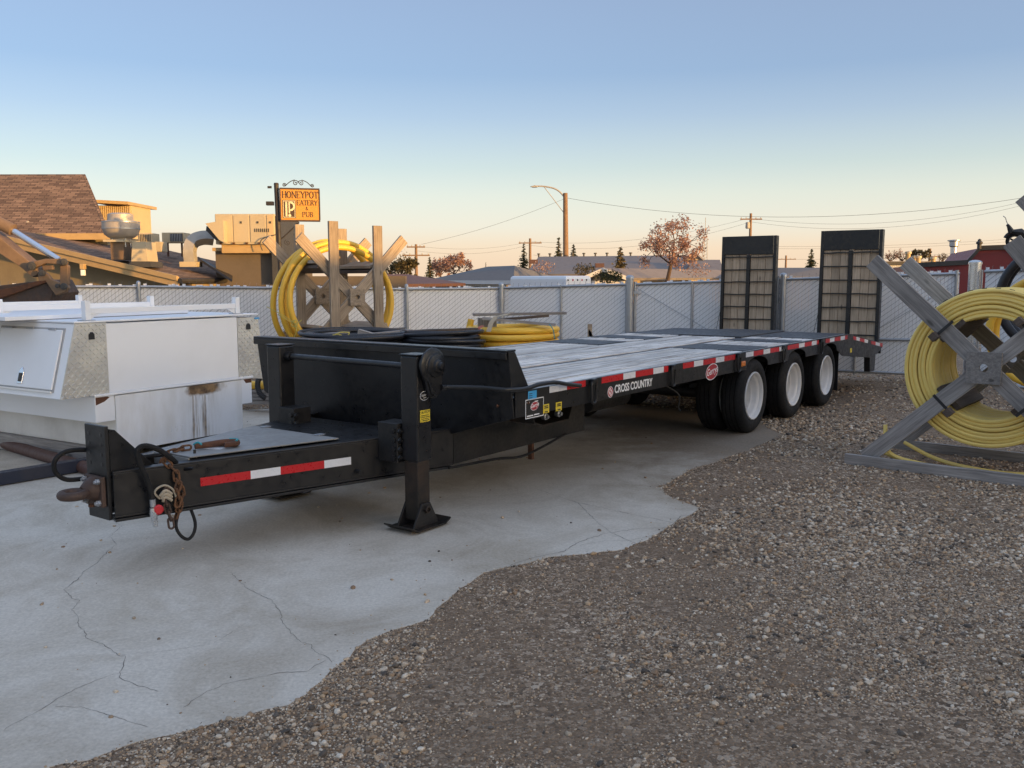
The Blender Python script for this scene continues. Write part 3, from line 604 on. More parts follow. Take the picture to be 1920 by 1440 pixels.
# gear case on the near jack: two unequal rounds and a rim flange
def hull(r0,z0,r1,z1,n=14):
    c=[]; 
    for k in range(n+1): a=PI*k/n; c.append((r0*math.cos(a),z0+r0*math.sin(a)))
    for k in range(n+1): a=PI+PI*k/n; c.append((r1*math.cos(a),z1+r1*math.sin(a)))
    return c
gu=-.43
for nm,sc_h,y0,y1 in (('gear_case',1.,.345,.385),('gear_cover',.90,.325,.347)):
    mb=MB(); mb.prism([(gu+.03*(1.08-z)*2+x*sc_h,y1,1.02+(z-1.02)*(sc_h if nm!='gear_boss' else .7)) for x,z in hull(.105,1.075,.052,.915)],(0,y0-y1,0)); gc=tp(nm,mb,'black',j1,bevel=.012)
mb=MB().lathe([(.116,0),(.116,.012),(.10,.02)],(gu-.005,.352,1.08),(0,-1,0),28); tp('gear_flange',mb,'black',j1,smooth=True)
mb=MB().lathe([(.078,0),(.074,.012),(.045,.018),(.040,.034),(.026,.038),(.022,.06),(0,.062)],(gu+.0,.326,1.08),(0,-1,0),24); tp('gear_input',mb,'black',j1,smooth=True)
hd=[(gu+.045,.32,.935),(gu+.085,.315,.930)]
mb=MB().tube(hd,.02,10); tp('crank_socket',mb,'black',j1,smooth=True)
P0=su(853,722,.31); ck=spline([Vector((gu+.06,.322,.932)),Vector((gu+.12,.30,.93))]+[su(x,y,v) for x,y,v in ((905,727,.12),(950,731,-.04),(985,729,-.055),(1010,721,-.055),(1040,717,-.055),(1062,720,-.055),(1088,723,-.05))],6)
mb=MB().tube(ck,.015,10); tp('crank_handle',mb,'black',j1,smooth=True)
mb=MB().tube([ck[-1]+(ck[-2]-ck[-1]).normalized()*-.001,ck[-1]],.011,10); tp('crank_bore',mb,'rust',j1)
def sticker(x0,y0,x1,y1,v,mat,name='sticker',off=.0012):
    a=su(x0,y0,v); b=su(x1,y1,v); mb=MB(); mb.box(a.x,b.x,v-off,v-.0002,min(a.z,b.z),max(a.z,b.z)); o=tp(name,mb,mat); return o,a,b
def stext(body,x,y,v,size,mat,off=.0016,shear=0,bold=0.,spacing=1.,sx=1,rot=0):
    p=su(x,y,v); return text('lettering',body,size,frame(Vector((p.x,v-off,p.z)),(math.cos(rot),0,math.sin(rot)),(-math.sin(rot),0,math.cos(rot))),mat,T,world=False,depth=.0002,shear=shear,bold=bold,spacing=spacing,sx=sx)
# jack labels
c=su(795,745,.385); 
def ellipse(cx,cz,a,b,v,mat,name,off0,off1,n=32,skew=0):
    mb=MB(); mb.prism([(cx+a*math.cos(t)+skew*math.sin(t)*b,v-off0,cz+b*math.sin(t)) for t in np.linspace(0,2*PI,n,endpoint=False)],(0,off0-off1,0)); return tp(name,mb,mat)
ellipse(-.475,.885,.043,.030,.385,'white_ink','maker_badge',.0002,.0008); ellipse(-.475,.885,.040,.027,.385,'black_ink','maker_badge_field',.0008,.0012)
text('lettering','Holland',.020,frame(Vector((-.475,.385-.0014,.890)),(1,0,.1),(0,0,1)),'white_ink',T,world=False,depth=.0001,shear=.3)
text('lettering','MARK V',.009,frame(Vector((-.470,.385-.0014,.872)),(1,0,.1),(0,0,1)),'white_ink',T,world=False,depth=.0001)
mb=MB(); mb.box(-.520,-.424,.3836,.3848,.715,.792); tp('caution_sticker',mb,'yellow_ink')
text('lettering','CAUTION',.023,frame(Vector((-.472,.385-.0020,.778)),(1,0,.04),(0,0,1)),'black_ink',T,world=False,depth=.0002)
for k in range(4):
    mb=MB(); mb.box(-.512,-.440+.01*(k%2),.3826,.3834,.755-.011*k,.759-.011*k); tp('print_line',mb,'black_ink')
# side tape, in runs between the tie-down rings
runs=[('WR',[1030,1063,1098]),('RWRWR',[1128,1168.5,1191.5,1224.8,1244.6,1253]),('RWRWR',[1280.5,1301,1318.5,1342,1358,1378.5]),('WRWRW',[1398.5,1413,1431.5,1444,1461,1471]),('RWRWR',[1477,1498,1508.5,1522,1531,1535]),('RWRWR',[1548,1556,1564.5,1576,1584,1589])]
for cols,xs in runs:
    for k,ch in enumerate(cols):
        a=su(xs[k],720-(xs[k]-1030)*.155); b=su(xs[k+1],720-(xs[k+1]-1030)*.155); zc=.868-.003*a.x
        mb=MB(); mb.box(a.x+.001,b.x-.001,-.0016,-.0002,zc-.027,zc+.024 if zc+.024<ZD-.002 else ZD-.002); tp('reflective_strip',mb,'red_tape' if ch=='R' else 'white_tape')
for cols,xs in (('RWRW',[1600,1605.5,1612,1621,1627.5]),('RWR',[1634,1642,1650,1655])):
    for k,ch in enumerate(cols):
        a=su(xs[k],635); b=su(xs[k+1],635)
        def zt(u): return ZD-(u-7.62)*(ZD-.655)/(9.46-7.62)
        bx_=min(b.x,9.455)
        mb=MB(); mb.prism([(a.x,-.0016,zt(a.x)-.010),(bx_,-.0016,zt(bx_)-.010),(bx_,-.0016,zt(bx_)-.058),(a.x,-.0016,zt(a.x)-.058)],(0,.0014,0)); tp('reflective_strip',mb,'red_tape' if ch=='R' else 'white_tape')
# tie-down rings
for u in (.976,2.323,3.80,5.10,6.45):
    z=.79; pts=[]
    for k in range(10): a=PI*k/9; pts.append((u+.033*math.cos(a),-.022,z+.052+.033*math.sin(a)))
    for k in range(10): a=PI+PI*k/9; pts.append((u+.033*math.cos(a),-.022,z-.052+.033*math.sin(a)))
    mb=MB().tube(pts,.0105,8,closed=True); rg=tp('tie_down_ring',mb,'black',smooth=True)
    mb=MB(); mb.box(u-.03,u+.03,-.036,-.001,z+.055,z+.10); tp('ring_keeper',mb,'black',rg,bevel=.006)
# lettering and decals on the side
o=stext('CROSS COUNTRY',1188.5,723.5,0,.088,'white_ink',bold=.0022,spacing=.98,sx=.90)
p=su(1144.5,735); ellipse(p.x,p.z,.043,.043,0,'white_ink','emblem_disc',.0002,.0008); ellipse(p.x,p.z,.038,.038,0,'red_ink','emblem_field',.0008,.0012)
def arcband(cx,cz,r,w,a0,a1,v,mat,off,name='emblem_arc'):
    mb=MB(); n=16; t=np.linspace(a0,a1,n); pts=[(cx+(r+w/2)*math.cos(q),v-off,cz+(r+w/2)*math.sin(q)) for q in t]+[(cx+(r-w/2)*math.cos(q),v-off,cz+(r-w/2)*math.sin(q)) for q in t[::-1]]
    mb.add(pts,[(i,i+1,2*n-2-i,2*n-1-i) for i in range(n-1)]); tp(name,mb,mat)
arcband(p.x-.006,p.z+.008,.018,.008,R(20),R(320),0,'white_ink',.0015); arcband(p.x+.006,p.z-.008,.018,.008,R(200),R(480),0,'white_ink',.0016)
def gerrys(x,y,a,b,ts,e=0.):
    p=su(x,y); ellipse(p.x,p.z,a,b,0,'white_ink','logo_rim',.0018-e,.0024-e,40,.25); ellipse(p.x,p.z,a*.94,b*.9,0,'red_ink','logo_field',.0024-e,.0030-e,40,.25)
    stext('Gerrys',x,y-1,0,ts*.86,'white_ink',off=.0034-e,shear=.35,bold=.0008,rot=.12)
gerrys(1335,697,.140,.078,.105,.00215)
o,a,b=sticker(985,750,1019,779,0,'white_ink','dealer_plate'); a,b=a,b
mb=MB(); mb.box(a.x+.006,b.x-.006,-.0016,-.0012,min(a.z,b.z)+.006,max(a.z,b.z)-.006); tp('dealer_plate_field',mb,'black_ink')
gerrys(1002,761,.048,.030,.040)
q0=su(987,775); 
for x0,x1,dz in ((.0,.075,.0),(.085,.15,.002)): mb=MB(); mb.box(a.x+.016+x0,a.x+.016+x1,-.0020,-.0017,min(a.z,b.z)+.014+dz,min(a.z,b.z)+.022+dz); tp('print_line',mb,'white_ink')
for x0,x1 in ((.014,.05),(.11,.15)): mb=MB(); mb.box(a.x+x0,a.x+x1,-.0020,-.0017,max(a.z,b.z)-.024,max(a.z,b.z)-.018); tp('print_line',mb,'white_ink')
o,a,b=sticker(990,734,1006,747,0,'blue_ink','blue_sticker')
for k in range(3): mb=MB(); mb.box(a.x+.012,a.x+.05,-.0018,-.0013,max(a.z,b.z)-.02-.014*k,max(a.z,b.z)-.016-.014*k); tp('print_line',mb,'black_ink')
for x0,x1,y0,y1 in ((1018,1029,759,773),(1042,1053,755,769)):
    o,a,b=sticker(x0,y0,x1,y1,0,'yellow_ink','yellow_sticker',.0032 if x0<1020 else .0012)
    q=(a+b)/2
    for dz,w_ in ((.018,.024),(.006,.026),(-.022,.02)): mb=MB(); mb.box(q.x-w_,q.x+w_,-.0038,-.0034,q.z+dz-.004,q.z+dz+.004); tp('print_line',mb,'black_ink')
p=su(1391,682); mb=MB(); mb.box(p.x-.055,p.x+.055,-.022,-.001,p.z-.027,p.z+.027); tp('marker_lamp',mb,'amber',bevel=.01)
mb=MB(); p=su(1595,657); mb.box(p.x-.03,p.x+.05,-.0018,-.0003,p.z-.03,p.z+.03); tp('yellow_sticker',mb,'yellow_ink')
# air-line bracket under the nose
mb=MB(); mb.prism([(.42,.16,.70),(.45,.16,.60),(.56,.16,.565),(.92,.16,.565),(.99,.16,.70),(.978,.16,.70),(.912,.16,.577),(.565,.16,.577),(.462,.16,.608),(.432,.16,.70)],(0,.22,0)); bk=tp('air_bracket',mb,'jack_steel',bevel=.001)
for u in (.62,.80): mb=MB().lathe([(.026,0),(.026,.03),(.014,.034),(.014,.05),(0,.05)],(u,.20,.63),(0,-1,0),14); tp('coupling',mb,'galv',bk,smooth=True)
mb=MB().tube(spline([(-.1,.50,.33),(.4,.47,.315),(.7,.46,.285),(1.0,.47,.31),(1.4,.5,.36)],6),.010,8); tp('air_line',mb,'rubber',smooth=True)
mb=MB().tube(spline([(2.6,.22,.68),(2.9,.2,.55),(3.0,.25,.42),(3.15,.3,.36)],6),.006,6); tp('brake_line',mb,'wire',smooth=True)
# axles and wheels
tyre_p=[(.243,.03),(.262,.010),(.30,.001),(.345,.0),(.374,.014),(.390,.036)]
for h in (.07,.118,.166): tyre_p+= [(.397,h-.020),(.397,h-.004),(.384,h-.003),(.384,h+.003),(.397,h+.004)]
tyre_p+=[(.397,.19),(.390,.202),(.374,.224),(.345,.238),(.30,.237),(.262,.228),(.243,.208)]
rim_p=[(.254,.018),(.254,.006),(.247,.001),(.240,.004),(.234,.016),(.229,.040),(.212,.052),(.206,.072),(.203,.105),(.190,.118),(.187,.170),(.176,.196),(.125,.205),(.112,.19),(.108,.165),(.090,.155),(0,.153)]
Wm={}
def wheel(u,v,sgn):
    w=bpy.data.objects.new('wheel',None); COL.objects.link(w); w.parent=T.o; w.location=(u,v,.397); w.rotation_euler=(0,random.random()*6,0) if sgn>0 else (0,random.random()*6,PI)
    if 't' not in Wm:
        Wm['t']=MB().lathe(tyre_p,(0,0,0),(0,1,0),64,True).build('tyre','rubber',w,smooth=True); r=MB().lathe(rim_p,(0,0,0),(0,1,0),48,False,False).build('rim','white_rim',w,smooth=True); Wm['r']=r
        Wm['n']=[]
        for k in range(10):
            a=2*PI*k/10; Wm['n'].append(MB().lathe([(.014,0),(.014,.02),(.009,.024),(0,.025)],(.145*math.cos(a),.203,.145*math.sin(a)),(0,-1,0),6).build('lug_nut','galv',w))
    else:
        copy_part(Wm['t'],w); copy_part(Wm['r'],w)
        for q in Wm['n']: copy_part(q,w)
for u in (4.36,5.605,6.83):
    wheel(u,.02,1); wheel(u,.30,1); wheel(u,WD-.02,-1); wheel(u,WD-.30,-1)
    mb=MB().tube([(u,.22,.397),(u,WD-.22,.397)],.07,12); tp('axle',mb,'black_worn',smooth=True)
    for v in (.66,WD-.66):
        mb=MB(); mb.box(u-.5,u+.5,v,v+.075,.50,.56); mb.box(u-.06,u+.06,v-.01,v+.085,.44,.62); tp('leaf_spring',mb,'black_worn',bevel=.003)
mb=MB().tube([(2.2,.8,.5),(2.9,.8,.5)],.09,14); tp('air_tank',mb,'black_worn',smooth=True)
mb=MB(); mb.box(1.0,1.03,.56,.60,.2,.33); tp('skid',mb,'rust')
for v0 in (.05,WD-.55):
    mb=MB(); mb.box(7.40,7.415,v0,v0+.5,.14,.66); tp('mud_flap',mb,'rubber')
# spare-tyre shape under the nose
mb=MB(); mb.lathe(tyre_p,(1.9,1.9,.397),(0,1,0),32,True)
# ramps standing upright
for v0,v1,tilt,hh in ((.08,1.0,.02,2.355),(1.70,2.625,.02,2.31)):
    rp_=bpy.data.objects.new('loading_ramp',None); COL.objects.link(rp_); rp_.parent=T.o
    rp_.location=(9.475,v0,.60); rp_.rotation_euler=(0,R(1.2),0); w=v1-v0; H=hh-.60
    mb=MB(); mb.box(0,.11,0,.05,0,H); mb.box(0,.11,w-.05,w,0,H); mb.box(0,.09,.0501,w-.0501,0,.05); mb.box(0,.012,.051,w-.051,H-.30,H); mb.box(.002,.07,w/2-.03,w/2+.03,.051,H-.301); fr=tp('ramp_frame',mb,'black',rp_,bevel=.006)
    for half in (0,1):
        a,b=(.053,w/2-.033) if half==0 else (w/2+.033,w-.053); n3=3; pw=(b-a)/n3
        for k in range(n3): board('plank',(.04,a+pw*(k+.5),.06),(.04,a+pw*(k+.5),H-.29),round(pw-.006,3),.035,'wood_ramp',rp_,side=(0,1,0),world=False)
    for k in range(7):
        z=.16+k*(H-.30-.16-.04)/6; pts=[(-.001+random.uniform(-.002,.002),.02+(w-.04)*q/6,z+random.uniform(-.006,.006)) for q in range(7)]
        mb=MB().tube(pts,.013,4,rot=PI/4); tp('grip_bar',mb,'black',rp_)
    mb=MB().tube([(.0,w-.02,.55),(-.04,w+.03,.2),(-.08,w+.03,-.1)],.004,6); tp('ramp_chain',mb,'wire',rp_)
# safety chain, hoses and the hook on the lid
lk=MB(); 
def linkmesh():
    pts=[]; 
    for k in range(7): a=-PI/2+PI*k/6; pts.append((.016+.013*math.cos(a),.013*math.sin(a),0))
    for k in range(7): a=PI/2+PI*k/6; pts.append((-.016+.013*math.cos(a),.013*math.sin(a),0))
    return MB().tube(pts,.0058,7,closed=True)
ch=bpy.data.objects.new('safety_chain',None); COL.objects.link(ch); ch.parent=T.o
lm=None
def lay_chain(path,mat,parent,scale=1.):
    global lm
    P=[Vector(p) for p in path]; step=.041*scale; acc=[P[0]]
    for a,b in zip(P,P[1:]):
        L_=(b-a).length; 
        while (b-acc[-1]).length>step and (b-acc[-1]).dot(b-a)>0: acc.append(acc[-1]+(b-acc[-1]).normalized()*step)
    first={}
    for i in range(len(acc)-1):
        x=acc[i+1]-acc[i]; y=Vector((.3,1,.2)) if i%2 else Vector((1,-.4,.9)); M=frame((acc[i]+acc[i+1])/2,x,y)@Matrix.Scale(scale,4)
        if mat not in first: first[mat]=linkmesh().build('link',mat,parent,smooth=True,M=M)
        else: copy_part(first[mat],parent,M)
lay_chain([tongue(x,y,o) for x,y,o in ((308,862,.0),(322,868,.02),(330,885,.025),(332,905,.03),(342,920,.03),(344,940,.03),(334,960,.03),(328,975,.03))],'rust_chain',ch,1.15)
lay_chain([tongue(x,y,o) for x,y,o in ((336,905,.05),(330,925,.06),(338,945,.055),(330,962,.06))],'rust_chain',ch,1.1)
lay_chain([tongue(x,y,o) for x,y,o in ((312,918,.05),(308,935,.055),(314,955,.05),(320,975,.05),(322,990,.05))],'cast_brown',ch,1.1)
lay_chain([(-1.79,1.30,.53),(-1.78,1.29,.60),(-1.74,1.285,.628),(-1.66,1.27,.628),(-1.60,1.25,.628)],'rust_chain',ch,1.1)
hk=MB().tube(spline([(-1.60,1.24,.63),(-1.52,1.22,.632),(-1.42,1.20,.632),(-1.37,1.15,.632),(-1.41,1.115,.632),(-1.47,1.13,.632)],5),[.016+.006*math.sin(i/25*PI) for i in range(26)],10); tp('grab_hook',hk,'rust',smooth=True)
hk=MB().tube(spline([(-1.39,1.19,.650),(-1.36,1.15,.650),(-1.40,1.11,.650)],5),.007,8); tp('hook_latch',hk,'teal',smooth=True)
mb=MB().tube(spline([(-1.60,1.255,.640),(-1.585,1.235,.655),(-1.57,1.215,.640)],4),.006,8); tp('hook_band',mb,'teal',smooth=True)
def hpx(pts,r,mat,name):
    mb=MB().tube(spline([tongue(x,y,o) for x,y,o in pts],6),r,9); return tp(name,mb,mat,smooth=True)
hpx([(330,868,-.02),(318,857,.02),(295,842,.04),(270,836,.05),(257,846,.055),(262,868,.055),(274,895,.055),(283,922,.055),(286,938,.055)],.0155,'rubber','air_hose')
hpx([(335,960,.03),(330,985,.05),(338,1003,.06),(352,1011,.06),(363,1000,.05),(366,980,.03),(358,955,.0)],.0095,'rubber','air_hose')
hpx([(300,935,.05),(290,925,.06),(296,915,.065),(310,910,.06),(324,918,.055),(330,932,.05)],.006,'strap','light_cord')
hose2=spline([(-1.92,1.36,.60),(-2.15,1.39,.675),(-2.28,1.42,.69),(-2.35,1.43,.655),(-2.36,1.43,.59),(-2.31,1.42,.535),(-2.23,1.40,.525),(-2.15,1.39,.53),(-2.0,1.36,.5)],6)
mb=MB().tube(hose2,.0135,9); tp('air_hose',mb,'rubber',smooth=True)
mb=MB().tube(spline([(-1.9,1.40,.59),(-2.1,1.42,.60),(-1.75,1.30,.60)],5),.012,8); tp('air_hose',mb,'rubber',smooth=True)
gl=MB().tube([tongue(286,936,.055),tongue(287,950,.055)],.017,10); tp('hose_fitting',gl,'galv',smooth=True)
gl=MB(); gp=tongue(288,962,.055); gl.tube([gp+Vector((0,0,.03)),gp,gp+Vector((0,0,-.05))],[.02,.024,.012],10); gh=tp('gladhand',gl,'galv_new',smooth=True)
gp2=tongue(296,955,.06); mb=MB().lathe([(.028,0),(.028,.014),(.02,.02),(0,.02)],gp2,fn,14); tp('gladhand_seal',mb,'red_plastic',gh)
mb=MB(); mb.box(-.012,.012,-.01,.01,-.03,.03,Matrix.Translation(tongue(291,978,.055))); tp('gladhand_lug',mb,'galv_new',gh,bevel=.004)
knot=MB()
for k in range(3): knot.tube(spline([tongue(300+k*3,930+k*5,.055),tongue(310,920+k*6,.07),tongue(322,926+k*6,.055)],5),.009,7)
tp('rope_knot',knot,'strap',smooth=True)

# ------------------------------------------------------------------ chain-link fence with white slats
PITCHS=.053; VPER=.079
def fence_panel(root,P0,P1,zb0,zb1,zt0,zt1,rails=(),tips=True,slats=True):
    """posts are separate; this fills root (Thing) with slats, wire mesh and rails between two ground points"""
    P0=Vector(P0);P1=Vector(P1); d=P1-P0; d.z=0; L_=d.length; x=d.normalized(); nrm=Vector((x.y,-x.x,0))
    if nrm.y>0: nrm=-nrm
    n=max(1,round(L_/PITCHS)); PS=L_/n; sl=MB(); wr=MB()
    def pt(s,t,o): # s along 0..L, t 0..1 height
        f=s/L_; zb=zb0+(zb1-zb0)*f; zt=zt0+(zt1-zt0)*f; p=P0+x*s+nrm*o; p.z=zb+(zt-zb)*t; return p
    H=(zt0+zt1-zb0-zb1)/2; rows=int(H/(VPER/2)); 
    for k in range(n):
        s0=k*PS+.001; s1=s0+PS-.0025; t1=1+random.choice((0,0,0,.012,.02)) if tips else .995; o=random.uniform(-.002,.002)
        q=[pt(s0,.01,o),pt(s1,.01,o),pt(s1,t1,o),pt(s0,t1,o)]; sl.add(q+[p-nrm*.004 for p in q],[(0,1,2,3),(7,6,5,4),(0,4,5,1),(1,5,6,2),(2,6,7,3),(3,7,4,0)])
        b=s0-.001
        for j in range(rows):
            if (j+k)%2==0:
                a_=pt(b,j/rows,.011); c_=pt(b+PS,(j+1)/rows,.011); wr.tube([a_,c_],.0027,3,cap=False)
            else:
                a_=pt(b+PS,j/rows,-.010); c_=pt(b,(j+1)/rows,-.010); wr.tube([a_,c_],.0027,3,cap=False)
        if tips and k%2==0: 
            a_=pt(b,1.0,.004); wr.tube([a_,a_+Vector((0,0,.05)),a_+Vector((0,0,.06))+x*.012],.0026,3,cap=False)
    tag(sl.build('privacy_slats','slat_white',root,world=True),None,None,None,'stuff'); tag(wr.build('wire_mesh','fence_wire',root,world=True),None,None,None,'stuff')
    for t in rails:
        tb_=MB().tube([pt(0,t,.02),pt(L_,t,.02)],.021,10); tb_.build('rail','galv',root,world=True,smooth=True)
def post(root,P,z0,z1,r=.03,mat='galv',name='post',cap=True):
    m=MB().tube([(P[0],P[1],z0),(P[0],P[1],z1)],r,14); o=m.build(name,mat,root,world=True,smooth=True)
    if cap: MB().lathe([(r*1.12,0),(r*1.12,.03),(r*.9,.05),(r*.4,.062),(0,.064)],(P[0],P[1],z1-.02),(0,0,1),14).build('post_cap',mat,o if not isinstance(root,Thing) else root,world=True,smooth=True)
    return o
A0=at(-140,535,13.2); A1=at(262,535,14.6); A2=at(763,540,16.3); A3=at(940,538,16.9); Bp=at(1180,531,16.15); C1=at(1464,521,15.1); D1=at(1800,510,14.0); E0=at(1824,506,13.4); E1=at(1990,500,12.3)
def zt_of(p): return p.z
lf=Thing('chain_link_fence','long chain-link fence with white slats running behind the white box and pipe reel','fence',(A1.x,A1.y,0))
for a,b in ((A0,A1),(A1,A2),(A2,A3)):
    fence_panel(lf,a,b,.05,.05,a.z,b.z,rails=(.985,))
for a in (A0,A1,A2): post(lf,a-Vector((0,.05,0)),0,a.z+.03)
def gate(name,label,a,b,zb,rails,mids,diag=None):
    g=Thing(name,label,'gate',(a.x,a.y,0),group='slatted yard gates'); x=(b-a); x.z=0; x.normalize(); n=Vector((x.y,-x.x,0)); n=n if n.y<0 else -n
    fence_panel(g,a+x*.02,b-x*.0,zb,zb,a.z,b.z,rails=rails)
    for e in (a+x*.04,b-x*.04): post(g,e+n*.02,zb-.03,e.z+.03,.026,name='gate_stile',cap=False)
    for f in mids:
        e=a.lerp(b,f); post(g,e+n*.02,zb-.01,e.z,.021,name='brace_post',cap=False)
    if diag:
        p=a.lerp(b,diag[0])+n*.035; q=a.lerp(b,diag[2])+n*.035; p.z=zb+(a.z-zb)*diag[1]; q.z=zb+(a.z-zb)*diag[3]; MB().tube([p,q],.005,5).build('truss_rod','galv',g,world=True)
    return g
gate('slatted_gate','slatted chain-link gate leaf between the yellow coil and the thick gate post',A3,Bp,.07,(.985,.02),(.48,))
gate('slatted_gate','slatted chain-link gate leaf behind the left loading ramp with a diagonal rod',Bp+Vector((.07,.0,0)),C1,.09,(.985,.36,.03),(.42,),(.02,.95,.9,.1))
gate('slatted_gate','slatted chain-link gate leaf behind the right loading ramp and wood reel',C1+Vector((.01,0,0)),D1,.08,(.985,.36,.03),(.45,),(.95,.9,.55,.45))
for p,r,lab in ((A3,.045,'galvanised fence post where the left fence meets the gates'),(Bp,.065,'thick galvanised gate post rising behind the trailer deck'),(C1+Vector((.02,-.02,0)),.05,'galvanised gate post just right of the left loading ramp'),(E0,.085,'thick shiny gate post by the red building')):
    th=Thing('gate_post',lab,'post',(p.x,p.y-.06,0),group='gate posts'); post(th,p-Vector((0,.06,0)),0,p.z+(.10 if r>.05 else .04),r,'galv_new' if r>.08 else 'galv',name='post_tube')
    for z in (.5,1.25): MB().lathe([(r+.012,0),(r+.012,.06)],(p.x,p.y-.06,z),(0,0,1),14).build('hinge_band','galv',th,world=True,smooth=True)
    if r>.05:
        for z in (.6,1.35): MB().box(r,r+.09,-.02,.02,z,z+.05,Matrix.Translation((p.x,p.y-.06,0))).build('hinge_arm','galv',th,world=True,bevel=.005)
rf=Thing('chain_link_fence','short chain-link fence panel with white slats right of the shiny gate post','fence',(E0.x,E0.y,0))
ex_=(E1-E0); ex_.z=0; ex_.normalize(); Es=E0+ex_*.20
fence_panel(rf,Es,E1,.05,.05,Es.z,E1.z,rails=(.985,.03)); post(rf,E0+ex_*.15,0,Es.z,.012,name='tension_bar',cap=False); post(rf,E1,0,E1.z+.03)

# ------------------------------------------------------------------ white service body on the left
C=Vector((-3.424,7.75,0)); bang=R(58.76)
SB=Thing('service_body','white steel truck service body with checker plate ends sitting on a timber','truck body',tuple(C),bang)
# local x along the front face to the right, local y back to the left, z up
def sb(n,m,mat,**k): return m.build(n,mat,SB if 'parent' not in k else k.pop('parent'),**k)
m=MB().box(0,1.41,0,2.26,.12,.405); 
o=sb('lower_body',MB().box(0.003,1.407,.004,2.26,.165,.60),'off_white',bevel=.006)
o=sb('front_panel',MB().box(0,1.41,-.006,.003,.14,.64),'white_rusty',bevel=.002)
sb('step_band',MB().prism([(-.19,0,.645),(-.19,0,.425),(-.003,0,.425),(-.003,0,.645)],(0,2.9,0)),'white_paint',bevel=.004)
sb('step_band',MB().prism([(1.413,0,.645),(1.413,0,.395),(1.545,0,.395),(1.545,0,.645)],(0,2.9,0)),'white_paint',bevel=.004)
sb('ledge',MB().box(-.20,1.555,-.02,.05,.648,.668),'white_paint',bevel=.004)
for poly in ([(-.183,.575),(-.10,.60),(-.05,.632),(-.07,.64),(-.183,.64)],[(1.44,.64),(1.54,.64),(1.542,.60),(1.47,.60)]):
    sb('rust_hole',MB().prism([(x,-.0015,z) for x,z in poly],(0,.0013,0)),'rust')
# upper compartments
sb('centre_panel',MB().box(-.05,1.383,.0,.02,.669,1.262),'white_paint',bevel=.003)
left=[(-.50,.66),(-.053,.66),(-.053,1.272),(-.335,1.272)]; rightp=[(1.386,.66),(1.74,.62),(1.65,1.252),(1.386,1.252)]
for poly,nm in ((left,'compartment'),(rightp,'compartment')):
    cb=sb(nm,MB().prism([(x,.006,z) for x,z in poly],(0,2.9,0)),'white_paint',bevel=.006)
    dp=sb('checker_plate',MB().prism([(x,-.006,z) for x,z in poly],(0,.011,0)),'diamond_plate')
    tr=MB(); x0=min(p[0] for p in poly);x1=max(p[0] for p in poly); k=0
    for iz in range(22):
        for ix in range(20):
            x=x0+.016+ix*.034; z=.674+iz*.034
            px=np.array([p[0] for p in poly]);ok=inside([Vector((p[0],p[1],0)) for p in poly],np.array([x-.012,x+.012,x]),np.array([z,z,z+.008])).all()
            if ok:
                a=R(45) if (ix+iz)%2 else R(-45); M=Matrix.Translation((x,-.0068,z))@Matrix.Rotation(a,4,'Y')
                tr.add([M@Vector(p) for p in ((-.022,0,0),(0,0,-.0068),(.022,0,0),(0,0,.0068),(0,-.010,0))],[(0,1,4),(1,2,4),(2,3,4),(3,0,4)])
    tag(tr.build('tread','diamond_plate',dp),None,None,None,'stuff')
    xm=(poly[2][0]+poly[3][0])/2 if nm else 0; zc=1.165
    sb('vent_bung',MB().prism([(xm-.028,-.016,zc-.03),(xm+.028,-.016,zc-.03),(xm+.026,-.016,zc+.015),(xm+.012,-.016,zc+.032),(xm-.012,-.016,zc+.032),(xm-.026,-.016,zc+.015)],(0,.009,0)),'black_plastic',parent=dp,bevel=.004)
sb('roof_panel',MB().box(-.345,1.66,-.01,2.9,1.275,1.290),'white_paint',bevel=.004)
# doors on the left sloped side
s0=Vector((-.50,0,.66)); s1=Vector((-.335,0,1.272)); sd=(s1-s0).normalized(); sn=Vector((-sd.z,0,sd.x))
Ms=frame(s0,Vector((0,1,0)),sd)  # local: x back, y up the slope, z out?
outz=(Ms.to_3x3()@Vector((0,0,1))); sgn=1 if outz.x<0 else -1
for y0,y1 in ((.12,1.02),(1.14,2.0),(2.1,2.88)):
    d_=sb('door',MB().box(y0,y1,.07,.575,min(0,.018*sgn),max(0,.018*sgn),Ms),'white_paint',bevel=.008)
    sb('door_seal',MB().box(y0-.02,y1+.02,.05,.593,min(0,.006*sgn),max(0,.006*sgn),Ms),'seal_grey',parent=d_,bevel=.003)
    ym=(y0+y1)/2; sb('latch',MB().prism([Ms@Vector(p) for p in ((ym-.035,.10,.019*sgn),(ym+.035,.10,.019*sgn),(ym+.035,.20,.019*sgn),(ym,.245,.019*sgn),(ym-.035,.20,.019*sgn))],Ms.to_3x3()@Vector((0,0,.008*sgn))),'chrome',parent=d_,bevel=.003)
    sb('latch_paddle',MB().box(ym-.018,ym+.018,.115,.19,min(.028*sgn,.034*sgn),max(.028*sgn,.034*sgn),Ms),'hvac_dark',parent=d_,bevel=.002)
    for q in (.15,.5,.85): yy=y0+(y1-y0)*q; sb('hinge',MB().box(yy-.05,yy+.05,.570,.585,min(.019*sgn,.028*sgn),max(.019*sgn,.028*sgn),Ms),'galv',parent=d_,bevel=.002)
    sb('drip_rail',MB().box(y0,y1,.045,.06,min(.0*sgn,.022*sgn),max(0,.022*sgn),Ms),'off_white',parent=d_)
